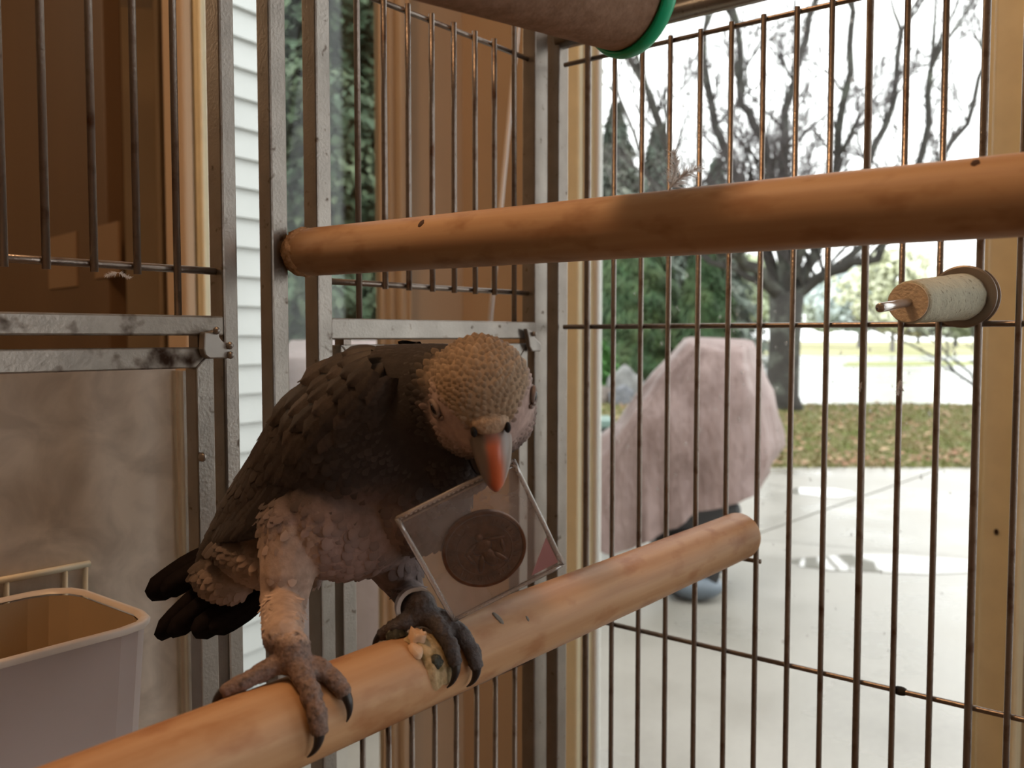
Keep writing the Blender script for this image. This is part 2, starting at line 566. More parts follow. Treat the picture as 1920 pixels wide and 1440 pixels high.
# feeder-side panel, wires above the far feeder door at the frame's edge
left2 = [5, 85, 175, 256, 331]
lm2 = on_left(256, 497).z
rt2 = on_left(200, 588).z; rb2 = on_left(200, 629).z
for i, x in enumerate(left2):
    p = on_left(x, 430, .004); q = Vector((p.x, p.y, 0))
    end = i == 4
    rod('wire', q + ZAX * ((rt2 - .002) if end else (lm2 - .004)), q + ZAX * Z_HI, WR)
a, b = on_left(-60, 700, .004), on_left(418, 700, .004)
rod('cross_wire', Vector((a.x, a.y, lm2)) + NL * WR * 1.8, Vector((b.x, b.y, lm2)) + NL * WR * 1.8, WR)

def rail(name, pa, pb, z0, z1, depth, m, parent=None, off=0.):
    a, b = on_left(pa, 700, off), on_left(pb, 700, off)
    c = (a + b) / 2; c.z = (z0 + z1) / 2
    return MB().box(c + NL * depth * .5, UL, NL, ZAX, abs((a - b).dot(UL)), depth, z1 - z0).build(name, MATS[m], parent or cage, bevel=.001)
rail('rail', -80, 421, rb2, rt2, .011, 'cage_rust')
rail('rail', 623, 1004, rail_bot, rail_top, .011, 'cage_steel')

def feeder_door(pl, pr, ytop_l, stile_w, m, z_bot, both):
    """hinged feeder door: mitred rails and stiles with a small stud"""
    a, b = on_left(pl, 700), on_left(pr, 700)
    zt = on_left((max(pl, 0) + pr) / 2, ytop_l).z
    h = .0105
    a0, b0 = Vector((a.x, a.y, 0)), Vector((b.x, b.y, 0))
    p = [a0 + ZAX * zt, b0 + ZAX * zt, b0 - (b0 - a0).normalized() * h + ZAX * (zt - h), a0 + (b0 - a0).normalized() * (h if both else 0) + ZAX * (zt - h)]
    door = MB().prism(p, NL * .010).build('feeder_door', MATS[m], cage, bevel=.0008)
    u = (b0 - a0).normalized()
    p = [b0 + ZAX * zt, b0 + ZAX * z_bot, b0 - u * h + ZAX * z_bot, b0 - u * h + ZAX * (zt - h)]
    MB().prism(p, NL * .010).build('door_stile', MATS['cage_steel'], door, bevel=.0008)
    if both:
        p = [a0 + ZAX * zt, a0 + u * h + ZAX * (zt - h), a0 + u * h + ZAX * z_bot, a0 + ZAX * z_bot]
        MB().prism(p, NL * .010).build('door_stile', MATS['cage_steel'], door, bevel=.0008)
    p = [a0 + ZAX * z_bot, b0 + ZAX * z_bot, b0 + ZAX * (z_bot + h), a0 + ZAX * (z_bot + h)]
    MB().prism(p, NL * .010).build('door_rail', MATS['cage_steel'], door, bevel=.0008)
    return door, zt
door_a, za = feeder_door(-90, 402, 653, 30, 'cage_rust', .66, False)
door_b, zb_ = feeder_door(640, 990, 645, 24, 'cage_steel', lb + .004, True)
# pivot stubs, stud and the bent clips that hold the doors
for pa, pb, yy in ((362, 378, 640), (636, 650, 638), (982, 990, 638)):
    c = on_left((pa + pb) / 2, yy, .006)
    MB().box(c, UL, NL, ZAX, abs((on_left(pa, yy) - on_left(pb, yy)).dot(UL)), .008, .012).build('hinge_stub', MATS['cage_wire'], cage)
c = on_left(379, 857, -.001)
MB().ellipsoid(c, UL, NL, ZAX, .0018, .003, .0024, 10, 8).build('stud', MATS['clip_steel'], door_a, smooth=True)

def clip(poly, off, th, tip):
    mbx = MB()
    pts = [on_left(x, y, -off) for x, y in poly]
    mbx.prism(pts, NL * th)
    o = mbx.build('clip', MATS['clip_steel'], cage, bevel=.0008)
    for x, y in tip:
        MB().ellipsoid(on_left(x, y, -off - .001), UL, NL, ZAX, .0016, .0022, .0020, 8, 6).build('rivet', MATS['clip_steel'], o, smooth=True)
    return o
clip([(384, 622), (399, 622), (405, 617), (412, 620), (412, 632), (419, 641), (431, 643), (434, 650), (433, 672), (393, 673), (385, 667), (382, 655)], .006, .005,
     ((406, 620), (431, 648), (432, 666)))
clip([(988, 616), (1001, 622), (1003, 632), (1012, 641), (1015, 645), (1014, 659), (998, 659), (994, 650), (992, 634)], .005, .004, ((1001, 626),))

# dusty clear guard behind the feed tub, and a bright edge strip
clear_mat('dusty_acrylic', (.88, .83, .76), .62, (.74, .64, .53), rough=.3, gloss=.03, hazescale=32, haze_lo=.38, haze_hi=.64, hazemax=.97)
ga, gb = on_left(-130, 700, .114), on_left(327, 700, .114)
gz1 = on_left(200, 697, .0).z
gz1 = on_left(150, 690, .114).z
c = (ga + gb) / 2; c.z = (.70 + gz1) / 2
guard = MB().box(c, UL, NL, ZAX, abs((ga - gb).dot(UL)), .003, gz1 - .70).build('guard_sheet', MATS['dusty_acrylic'], cage)
ea = on_left(333, 800, .05); ez = on_left(335, 703, .05).z
clear_mat('acrylic_edge', (.85, .8, .7), .35, (.6, .52, .42), rough=.2, gloss=.12)
c = Vector((gb.x, gb.y, 0)) - NL * .006 + ZAX * ((.70 + ez) / 2)
MB().box(c, UL, NL, ZAX, .004, .014, ez - .70).build('guard_side', MATS['acrylic_edge'], guard)
# rack of white-coated wire seen dimly through the guard
rk = thing('wire_rack', 'pale coated wire rack on the dusty guard above the feed tub', 'rack', on_left(80, 1200, .110))
white_wire = mat('white_wire', (.72, .66, .50), .4)
za_ = on_left(80, 1078, .16).z
def rackw(pa, ya, pb, yb, r):
    a = on_left(pa, ya, .110); b = on_left(pb, yb, .110)
    MB().tube([a, b], r, 8).build('rack_wire', white_wire, rk, smooth=True)
rackw(-60, 1100, 168, 1057, .0020)
rackw(160, 1057, 160, 1290, .0016)
rackw(122, 1066, 122, 1290, .0016)
rackw(12, 1090, 12, 1290, .0016)

# ------------------------------------------------------------------ feed tub hung on the far feeder door
tub_out = mat('tub_plastic', (.40, .325, .30), .45, sub=.15, subr=(.01, 0, 0), var=.06, vscale=14)
rc = on_left(303, 1158, .002); rz = rc.z
t_r = Vector((rc.x, rc.y, 0))
tubroot = thing('feed_tub', 'open off-white plastic feed tub behind the tail, at the frame edge', 'feed tub', t_r + UL * .07 + NL * .044 + ZAX * (rz - .10))
TD, TW, THT = .098, .150, .105
def tub_ring(inset, z, flare=0.):
    pts, r = [], .020
    cx = [(inset, inset), (TW - inset, inset), (TW - inset, TD - inset), (inset, TD - inset)]
    for k, (ax_, ay_) in enumerate(cx):
        sgx = 1 if ax_ < TW / 2 else -1
        sgy = 1 if ay_ < TD / 2 else -1
        o = Vector((ax_ + sgx * r, ay_ + sgy * r))
        a0 = [math.pi, 1.5 * math.pi, 0, .5 * math.pi][k]
        for j in range(4):
            an = a0 + j * math.pi / 6
            q = o + Vector((math.cos(an), math.sin(an))) * r
            pts.append(t_r + UL * q.x + NL * q.y + ZAX * z)
    return pts
def shell(rings, close_bottom):
    v, f = [], []
    n = len(rings[0])
    for rg in rings: v += rg
    for i in range(len(rings) - 1):
        for k in range(n):
            f.append((i * n + k, i * n + (k + 1) % n, (i + 1) * n + (k + 1) % n, (i + 1) * n + k))
    if close_bottom: f.append(tuple((len(rings) - 1) * n + k for k in range(n)))
    return v, f
v, f = shell([tub_ring(.0005, rz - .004), tub_ring(.006, rz - THT)], True)
MB().add(v, f).build('tub_wall', tub_out, tubroot, smooth=False)
tub_in = mat('tub_inside', (.48, .36, .22), .5, var=.06, vscale=20)
v, f = shell([tub_ring(.0025, rz - .003), tub_ring(.009, rz - THT + .004)], True)
MB().add(v, f).build('tub_lining', tub_in, tubroot)
v, f = shell([tub_ring(-.0014, rz - .0035), tub_ring(-.0016, rz - .001), tub_ring(-.0008, rz), tub_ring(.0012, rz), tub_ring(.0026, rz - .002)], False)
MB().add(v, f).build('tub_rim', mat('tub_rim_white', (.58, .51, .45), .35, var=.05, vscale=30), tubroot, smooth=True)
# ------------------------------------------------------------------ outdoors
def gp(px, py, z=GROUND):
    """ground point under a pixel"""
    r = ray(px, py)
    return CAM + r * ((z - CAM.z) / r.z)

mat('concrete', (.285, .265, .23), .42, spec=.9, color2=(.215, .20, .17), c2fac=(.4, .7), c2scale=1.1, var=.06, vscale=40, bump=.15, bscale=120, rough2=.16)
mat('wet_road', (.60, .60, .60), .16, color2=(.48, .48, .48), c2scale=.5, spec=1.0)
mat('lawn_soil', (.13, .13, .042), .9, color2=(.155, .11, .048), c2fac=(.45, .6), c2scale=3.5, var=.3, vscale=30)
mat('far_field', (.42, .38, .22), .9, color2=(.34, .38, .16), c2scale=.12, var=.15, vscale=2)

# patio: separate poured slabs with open joints
patio = link('patio', None, None, None, Vector((0, 3, GROUND)))
tag(patio, 'pale wet concrete patio outside the window', kind='structure')
jy = gp(1500, 1003).y
edge_y = gp(1600, 877).y
def slabp(pts):
    MB().prism([Vector(p) + ZAX * GROUND for p in pts], -ZAX * .1).build('slab', MATS['concrete'], patio, bevel=.008)
g = .012
j0 = gp(1110, 985); j1 = gp(1845, 1045)
jd = (j1 - j0).normalized(); jn = Vector((-jd.y, jd.x, 0))
def jline(x, off): 
    t = (x - j0.x) / jd.x
    return Vector((x, j0.y + jd.y * t + off, 0))
def clipx(a): return a
XL, XM, XR = -6.0, gp(1560, 905).x, 9.0
slabp([(XL, -3.0, 0), (XR, -3.0, 0), tuple(jline(XR, -g)), tuple(jline(XL, -g))])
m0 = gp(1420, 1000); m1 = gp(1760, 880)
def mline(y, off):
    t = (y - m0.y) / (m1.y - m0.y)
    return m0.x + (m1.x - m0.x) * t + off
ya = jline(m0.x, g).y
slabp([tuple(jline(XL, g)), (mline(ya, -g), ya, 0), (mline(edge_y, -g), edge_y, 0), (XL, edge_y, 0)])
yb2 = jline(XR, g).y
slabp([(mline(ya, g), ya, 0), tuple(jline(XR, g)), (XR, edge_y - .3, 0), (mline(edge_y, g), edge_y, 0)])
# shallow puddles lying on it
pud = mat('puddle_water', (.26, .25, .22), .03, spec=1.0)
def puddle(name, px0, px1, py, dpt, label, seed):
    a, b = gp(px0, py), gp(px1, py)
    c = (a + b) / 2; w = (b - a).length / 2
    pts = []
    for k in range(40):
        an = 2 * math.pi * k / 40
        rr = 1 + .28 * fbm((math.cos(an) + seed, math.sin(an), seed), 1.3, 3)
        pts.append(c + Vector((math.cos(an) * w * rr, math.sin(an) * dpt * rr, .0015)))
    o = MB().prism(pts, ZAX * .0015).build(name, pud)
    return tag(o, label, 'puddle')
puddle('puddle', 1490, 1850, 1058, .20, 'long shallow puddle on the patio slab nearest the window', 2.)
puddle('puddle', 1480, 1600, 923, .22, 'small rounded puddle on the patio slab in front of the lawn', 5.)

# lawn, road, field: ground strips
def strip(name, y0, y1, m, z, x0=-60, x1=60, label=None):
    o = MB().prism([Vector((x0, y0, z)), Vector((x1, y0, z)), Vector((x1, y1, z)), Vector((x0, y1, z))], -ZAX * .1).build(name, MATS[m])
    return tag(o, label, kind='structure')
yl1 = gp(1600, 757).y
strip('lawn', edge_y - .02, yl1, 'lawn_soil', GROUND - .005, -40, 40)
strip('road', yl1, 60, 'wet_road', GROUND - .01, -80, 80)
strip('field', 60, 220, 'far_field', GROUND + .02, -160, 160)
MB().prism([Vector((-9, yl1 - .1, GROUND)), Vector((4.3, yl1 - .1, GROUND)), Vector((9.8, 40, GROUND)), Vector((-9, 40, GROUND))], -ZAX * .08).build('garden_bed', mat('bed_litter', (.13, .085, .04), .95, color2=(.11, .11, .035), c2scale=1.5, var=.3, vscale=10))['kind'] = 'structure'
lawn2 = MB().prism([gp(1580, 686) + Vector((-.0, 0, .03)), gp(1900, 684) + ZAX * .03, gp(1900, 678) + ZAX * .03, gp(1590, 680) + ZAX * .03], -ZAX * .05).build('lawn_verge', mat('verge_green', (.28, .30, .11), .9, var=.2, vscale=4))
lawn2['kind'] = 'structure'

# blades of grass and fallen leaves on the lawn
def scatter_quads(n, sampler, seed):
    rs = random.Random(seed); v = []; f = []
    for i in range(n):
        q = sampler(rs)
        k = len(v); v += q; f.append(tuple(range(k, k + len(q))))
    return v, f
def blade(rs):
    y = edge_y + (yl1 - edge_y) * rs.random(); x = (rs.uniform(.0, .6)) * y + rs.uniform(-1.2, .3)
    h = rs.uniform(.02, .06); a = rs.uniform(0, 6.28); w = .012
    p = Vector((x, y, GROUND - .006)); d = Vector((math.cos(a), math.sin(a), 0))
    return [p - d * w, p + d * w, p + Vector((rs.uniform(-.03, .03), rs.uniform(-.03, .03), h))]
v, f = scatter_quads(26000, blade, 5)
o = MB().add(v, f)
go = link('grass', newmesh('grass', v, f), mat('grass_green', (.145, .175, .042), .7, color2=(.21, .17, .065), c2scale=1.6, c2fac=(.4, .62), var=.3, vscale=9))
tag(go, 'short yellow-green autumn grass of the lawn', 'grass', kind='stuff')
def fallen(rs):
    y = edge_y + (yl1 - edge_y) * rs.random() ** 1.2; x = (rs.uniform(.05, .6)) * y + rs.uniform(-1, .3)
    p = Vector((x, y, GROUND + rs.uniform(.03, .06))); a = rs.uniform(0, 6.28); s = rs.uniform(.025, .05)
    d = Vector((math.cos(a), math.sin(a), rs.uniform(-.4, .4))) * s; e = Vector((-math.sin(a), math.cos(a), rs.uniform(-.4, .4))) * s * .7
    return [p - d, p - e, p + d, p + e]
v, f = scatter_quads(2200, fallen, 6)
lo = link('fallen_leaves', newmesh('fallen_leaves', v, f), mat('leaf_brown', (.22, .11, .06), .8, color2=(.36, .26, .15), c2scale=3, var=.3, vscale=7))
tag(lo, 'brown fallen leaves scattered over the lawn', 'leaves', kind='stuff')

# ---- conifers
needle = mat('conifer_green', (.030, .075, .024), .75, color2=(.07, .11, .035), c2fac=(.4, .65), c2scale=2.2, var=.45, vscale=5)
needle_glare = mat('conifer_glare', (.15, .185, .15), .8, color2=(.19, .195, .16), c2scale=1.2, var=.4, vscale=4)  # green needles greyed: sky glare put into the colour
needle_blue = mat('conifer_blue', (.045, .080, .042), .75, color2=(.085, .115, .06), c2fac=(.4, .62), c2scale=4, var=.45, vscale=7)
bark_d = mat('bark_dark', (.035, .032, .028), .9, color2=(.08, .085, .07), c2fac=(.5, .65), c2scale=4, var=.3, vscale=12, bump=.5, bscale=30)
def conifer(name, label, base, h, r, m, n, seed, leaf, droop=.5, group=None, power=.8, z0=.0, inner=.55):
    rs = random.Random(seed)
    t = thing(name, label, 'tree', base, group)
    MB().tube([base, base + ZAX * h * .5, base + ZAX * h * .97], [r * .09, r * .06, .01], 8).build('trunk', bark_d, t, smooth=True)
    v, f = [], []
    for i in range(n):
        k = 1 - math.sqrt(rs.random()) if rs.random() < .75 else rs.random()
        k = k * (1 - z0) + z0
        a = rs.uniform(0, 6.28)
        rr = r * (1 - k) ** power * (inner + (1.05 - inner) * rs.random()) * (1 + (.18 if droop < 1 else .10) * math.sin(a * 5 + k * 31 + seed)) * (1 + (.12 if droop < 1 else .02) * math.sin(k * 70))
        p = base + Vector((math.cos(a) * rr, math.sin(a) * rr, h * k))
        out = Vector((math.cos(a), math.sin(a), -droop + rs.uniform(-.5, .5))).normalized()
        side = Vector((-math.sin(a), math.cos(a), rs.uniform(-.4, .4))).normalized()
        L = leaf * rs.uniform(.6, 1.4); W = L * (.30 if droop < 1 else .17)
        mid = p + out * L * .5
        q = len(v)
        v += [p, mid - side * W, p + out * L - ZAX * L * .15, mid + side * W]
        f.append((q, q + 1, q + 2, q + 3))
    fo = link('foliage', newmesh('foliage', v, f), m, t)
    fo['kind'] = 'stuff'
    return t
yt = 20.
def gbase(px, y): 
    p = at(px, 700, y); p.z = GROUND
    return p
conifer('conifer_tree', 'tall dark conifer with pointed top, next to the window casing', gbase(1152, 26), at(1152, 190, 26).z - GROUND, 2.5, needle_glare, 30000, 1, .20, power=1.12)
conifer('conifer_tree', 'shorter pointed conifer between the tall one and the bare tree', gbase(1228, 32), at(1228, 235, 32).z - GROUND, 2.6, needle_glare, 26000, 2, .24, power=1.12)
conifer('conifer_tree', 'small conifer tip greyed by sky glare, showing just above the upper perch behind bare limbs', gbase(1338, 38), at(1338, 295, 38).z - GROUND, 2.2, needle_glare, 14000, 3, .28, power=1.1)
conifer('evergreen_bush', 'broad weeping green evergreen behind the covered machine', gbase(1185, 21.2), at(1185, 420, 21.2).z - GROUND, 1.7, needle, 60000, 4, .14, droop=1.3, power=.55)
conifer('evergreen_bush', 'narrower green evergreen left of the bare tree trunk', gbase(1322, 19.6), at(1322, 420, 19.6).z - GROUND, .78, needle, 30000, 5, .13, droop=1.3, power=.55)
conifer('evergreen_bush', 'low bright green shrub behind the rocks', gbase(1112, 18.4), 1.25, .55, mat('shrub_green', (.07, .20, .04), .7, var=.4, vscale=6), 4000, 6, .16, droop=.3, power=.5)
conifer('blue_spruce', 'large grey-green spruce outside the narrow window', gbase(615, 5.6), 5.4, 1.12, needle_blue, 90000, 7, .075, droop=.6, power=.5, inner=.25)

# ---- the bare deciduous tree
def bare_tree(name, label, base, spec, seed, twig_n, limbs):
    rs = random.Random(seed)
    t = thing(name, label, 'tree', base)
    fork = base + Vector((.05, 0, spec['fork']))
    MB().tube([base - ZAX * .05, base + ZAX * .25, base.lerp(fork, .6), fork + ZAX * .1], [spec['r'] * 1.45, spec['r'] * 1.05, spec['r'] * .97, spec['r'] * 1.1], 14).build('trunk', bark_d, t, smooth=True)
    tw = MB()
    def grow(p, d, L, r, depth, mbx):
        n = 5 if depth < 3 else 3
        pts, rad = [p.copy()], [r]
        for i in range(n):
            d = (d + Vector((rs.uniform(-1, 1), rs.uniform(-1, 1), rs.uniform(-.5, .75))) * .17).normalized()
            p = p + d * (L / n)
            pts.append(p.copy()); rad.append(max(.006, r * (1 - .55 * (i + 1) / n)))
        mbx.tube(pts, rad, 6 if depth < 2 else (4 if depth < 3 else 3), cap=False)
        if depth >= spec['depth']: return
        kids = rs.choice(spec['kids'])
        for k in range(kids):
            i = rs.randint(max(1, n - 3), n) if k else n
            ang = rs.uniform(.3, .75)
            ax = Vector((rs.uniform(-1, 1), rs.uniform(-1, 1), rs.uniform(-1, 1))).normalized()
            nd = (Quaternion(ax.cross(d).normalized() if ax.cross(d).length > .05 else ax, ang) @ d).normalized()
            nd = (nd + ZAX * .10).normalized()
            grow(pts[i], nd, L * rs.uniform(.55, .8), rad[i] * rs.uniform(.6, .8), depth + 1, mbx if depth < 1 else tw)
        for k in range(3 if depth >= 2 else 1):
            i = rs.randint(1, n)
            nd = (d + Vector((rs.uniform(-1, 1), rs.uniform(-1, 1), rs.uniform(-.6, .9))) * .9).normalized()
            grow(pts[i], nd, L * rs.uniform(.25, .45), max(.006, rad[i] * .35), max(depth + 2, spec['depth'] - 1), tw)
    for (pts, r0) in limbs:
        pts = [Vector(p) for p in pts]
        lm = MB()
        rads = [r0 * (1 - .5 * i / (len(pts) - 1)) for i in range(len(pts))]
        fine, frad = [], []
        for i in range(len(pts) - 1):
            for k in range(3):
                s = k / 3
                fine.append(pts[i].lerp(pts[i + 1], s) + Vector((rs.uniform(-1, 1), rs.uniform(-1, 1), rs.uniform(-1, 1))) * .05 * (0 if i == 0 and k == 0 else 1))
                frad.append(rads[i] + (rads[i + 1] - rads[i]) * s)
        fine.append(pts[-1]); frad.append(rads[-1])
        lm.tube(fine, frad, 8, cap=False)
        d = (pts[-1] - pts[-2]).normalized()
        for k in range(3):
            nd = (d + Vector((rs.uniform(-1, 1), rs.uniform(-.6, .6), rs.uniform(-.2, .8))) * .55).normalized()
            grow(fine[-1], nd, spec['L'] * rs.uniform(.7, 1.1), rads[-1] * .75, 1, lm)
        for k in range(spec['side']):
            i = rs.randint(2, len(fine) - 2)
            nd = (d * .6 + Vector((rs.uniform(-1, 1), rs.uniform(-1, 1), rs.uniform(-.1, .9)))).normalized()
            grow(fine[i], nd, spec['L'] * rs.uniform(.5, .9), frad[i] * .45, 2, lm)
        lm.build('limb', bark_d, t, smooth=True)
    o = tw.build('twigs', mat(name + '_twig', (.075, .065, .065), .9), t)
    o['kind'] = 'stuff'
    return t
TY = 15.7
tb = gbase(1467, TY)
def lp(px, py, dy=0.): return at(px, py, TY + dy)
fk = lp(1470, 560)
limbs = [
    ([fk, lp(1418, 505, -.3), lp(1360, 470, -.5), lp(1300, 400, -.8), lp(1255, 300, -1.0), lp(1215, 170, -1.2)], .125),
    ([fk, lp(1440, 470, .3), lp(1400, 380, .5), lp(1370, 300, .6), lp(1335, 200, .8), lp(1320, 60, 1.)], .115),
    ([fk, lp(1462, 450), lp(1445, 350, -.2), lp(1432, 265, -.3), lp(1392, 190, -.4), lp(1385, 60, -.6)], .115),
    ([fk, lp(1480, 440, .2), lp(1472, 330, .3), lp(1466, 250, .5), lp(1500, 110, .7), lp(1530, 0, 1.)], .115),
    ([fk, lp(1500, 470, -.4), lp(1560, 380, -.6), lp(1572, 250, -.9), lp(1590, 130, -1.2), lp(1600, 20, -1.4)], .10),
    ([fk, lp(1520, 490, .4), lp(1570, 420, .7), lp(1625, 310, .9), lp(1670, 200, 1.1), lp(1690, 60, 1.4)], .10),
    ([fk, lp(1530, 530, -.2), lp(1580, 500, -.5), lp(1640, 480, -.8), lp(1700, 400, -1.), lp(1735, 280, -1.3), lp(1745, 130, -1.6)], .095),
    ([fk, lp(1560, 500, .8), lp(1660, 430, 1.2), lp(1740, 350, 1.5), lp(1810, 230, 1.8), lp(1850, 110, 2.)], .085),
    ([lp(1440, 540), lp(1380, 505, .4), lp(1330, 490, .8), lp(1240, 390, 1.3), lp(1160, 180, 1.9)], .07),
]
bare_tree('bare_tree', 'large bare deciduous tree with dark forking limbs standing on the lawn', tb, dict(fork=fk.z - GROUND, r=.27, depth=5, kids=(2, 3, 3), L=1.25, side=12), 12, 0, limbs)
sb = gbase(1850, 19)
limbs2 = [([sb, sb + Vector((dx, dy, .7)), sb + Vector((dx * 2.4, dy * 2, 1.25))], .035) for dx, dy in ((-.5, .1), (-.25, -.3), (.1, .2), (.4, -.1), (-.8, .2))]
bare_tree('bare_shrub', 'small bare twiggy shrub beside the window casing on the road side', sb, dict(fork=.15, r=.04, depth=4, kids=(2, 3), L=.5, side=4), 4, 0, limbs2)

# ---- trees far beyond the road, distance haze put into their pale colours
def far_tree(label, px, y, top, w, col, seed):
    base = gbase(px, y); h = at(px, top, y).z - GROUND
    t = thing('far_tree', label, 'tree', base, 'haze-paled trees beyond the road')
    m = mat('hazed_leaf_%d' % seed, col, .9, var=.25, vscale=.6)
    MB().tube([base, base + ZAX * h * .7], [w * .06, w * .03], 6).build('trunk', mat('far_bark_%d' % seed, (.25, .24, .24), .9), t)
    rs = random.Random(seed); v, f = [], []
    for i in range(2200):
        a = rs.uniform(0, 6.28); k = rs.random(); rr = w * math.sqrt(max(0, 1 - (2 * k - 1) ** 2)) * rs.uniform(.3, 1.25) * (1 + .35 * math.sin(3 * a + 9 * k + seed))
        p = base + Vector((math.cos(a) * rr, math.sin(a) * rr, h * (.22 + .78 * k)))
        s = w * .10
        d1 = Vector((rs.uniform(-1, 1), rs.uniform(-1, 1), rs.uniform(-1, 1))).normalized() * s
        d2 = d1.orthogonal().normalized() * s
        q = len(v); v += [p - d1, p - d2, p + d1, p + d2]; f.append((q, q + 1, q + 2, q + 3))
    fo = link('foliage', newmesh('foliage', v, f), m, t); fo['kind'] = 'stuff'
far_tree('tree hazed pale bluish in the distance behind the chew block rod', 1610, 96, 500, 4.2, (.55, .62, .62), 31)
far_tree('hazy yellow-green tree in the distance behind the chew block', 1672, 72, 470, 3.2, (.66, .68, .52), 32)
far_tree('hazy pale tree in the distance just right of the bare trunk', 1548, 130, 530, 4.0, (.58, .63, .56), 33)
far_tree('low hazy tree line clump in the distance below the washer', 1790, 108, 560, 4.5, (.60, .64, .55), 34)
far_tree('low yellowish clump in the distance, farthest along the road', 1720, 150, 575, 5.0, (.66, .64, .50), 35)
far_tree('green clump paled by haze in the distance between trunk and evergreens', 1400, 104, 480, 4.5, (.50, .56, .40), 36)

# ---- rocks
def rock(label, px, py, y, sx, sy, sz, col, seed):
    c = gbase(px, y) + ZAX * sz * .45
    bm = bmesh.new()
    bmesh.ops.create_icosphere(bm, subdivisions=3, radius=1.0)
    for v in bm.verts:
        n = v.co.normalized()
        k = 1 + .28 * noise.noise(n * 1.6 + Vector((seed, 0, 0))) + .1 * noise.noise(n * 4 + Vector((0, seed, 0)))
        v.co = Vector((n.x * sx * k, n.y * sy * k, max(-.5, n.z * k) * sz))
    me = bpy.data.meshes.new('rock'); bm.to_mesh(me); bm.free()
    me.transform(Matrix.Translation(c))
    o = link('rock', me, mat('rock_%d' % seed, col, .85, var=.3, vscale=6, bump=.4, bscale=20))
    tag(o, label, 'rock', 'rocks by the evergreens')
rock('pale rounded grey boulder, the highest of the rocks by the evergreens', 1172, 720, 17.5, .38, .3, .46, (.19, .19, .185), 1)
rock('low pinkish-grey rock nearest the window casing', 1112, 748, 17.1, .42, .28, .26, (.21, .175, .155), 2)
rock('small bluish-grey rock in front of the pale boulder', 1166, 748, 16.8, .26, .2, .24, (.14, .145, .16), 3)

# ---- dark green box on the lawn edge
gb_ = gbase(1100, 7.9)
gbx = thing('garden_box', 'low dark garden box with a teal lid beside the window casing', 'box', gb_)
zl = at(1120, 782, 7.9).z
MB().box(gb_ + ZAX * (zl - .06) * .5, RIGHT, Vector((0, 1, 0)), ZAX, .38, .4, zl - .06 - GROUND * 0).build('box_body', mat('box_dark', (.05, .06, .055), .6), gbx, bevel=.01)
MB().box(gb_ + ZAX * (zl - .02), RIGHT, Vector((0, 1, 0)), ZAX, .46, .46, .07).build('box_lid', mat('box_teal', (.16, .24, .21), .35), gbx, bevel=.015)

# ---- covered machine under a tarp
tarp = mat('tarp_pink', (.23, .162, .147), .55, color2=(.19, .13, .118), c2scale=3, c2fac=(.4, .65), var=.06, vscale=20, bump=.55, bscale=3.2, stretch=(2.6, 2.6, .8), spec=.4)
def cover_mesh(name, rings, m, parent, seed, fold=.02, sub=6):
    """cloth lofted through closed rings of (x, y, z), with vertical folds"""
    n = len(rings[0]) * sub
    v, f = [], []
    rows = []
    for rg in rings:
        pts = [Vector(p) for p in rg]
        L = len(pts); row = []
        for k in range(L):
            p0, p1, p2, p3 = pts[k - 1], pts[k], pts[(k + 1) % L], pts[(k + 2) % L]
            for j in range(sub):
                s = j / sub
                q = .5 * ((2 * p1) + (p2 - p0) * s + (2 * p0 - 5 * p1 + 4 * p2 - p3) * s * s + (3 * p1 - p0 - 3 * p2 + p3) * s ** 3)
                q = q.lerp(p1.lerp(p2, s), .45)
                row.append(q)
        rows.append(row)
    fine = []
    for i in range(len(rows) - 1):
        for j in range(5):
            s = j / 5
            fine.append([a.lerp(b, s) for a, b in zip(rows[i], rows[i + 1])])
    fine.append(rows[-1])
    M = len(fine)
    for i, row in enumerate(fine):
        cen = sum(row, Vector()) / len(row)
        low = 1 - i / (M - 1)
        for k, q in enumerate(row):
            d = q - cen; d.z = 0
            d = d.normalized() if d.length > 1e-6 else Vector((0, 0, 0))
            w = (1.6 * (.5 - abs(noise.noise(Vector((k * .23 + seed, i * .05, 3)))) * 2) + .8 * noise.noise(q * 5) + .5 * (.4 - abs(noise.noise(q * 9 + Vector((seed, 0, 0)))) * 2)) * fold * (.30 + low)
            v.append(q + d * w + ZAX * (fold * .5 * noise.noise(Vector((k * .5, seed, 1))) if i == 0 else 0))
    for i in range(M - 1):
        for k in range(n):
            f.append((i * n + k, i * n + (k + 1) % n, (i + 1) * n + (k + 1) % n, (i + 1) * n + k))
    f.append(tuple((M - 1) * n + k for k in range(n)))
    o = MB().add(v, f).build(name, m, parent, smooth=True)
    return o
CY = 4.55
def cp(px, py, y): 
    p = at(px, py, y); return p
cv = thing('covered_machine', 'pinkish-brown tarp draped over a garden machine on the patio', 'tarp', gbase(1270, CY))
fy, by_ = CY - .28, CY + .35
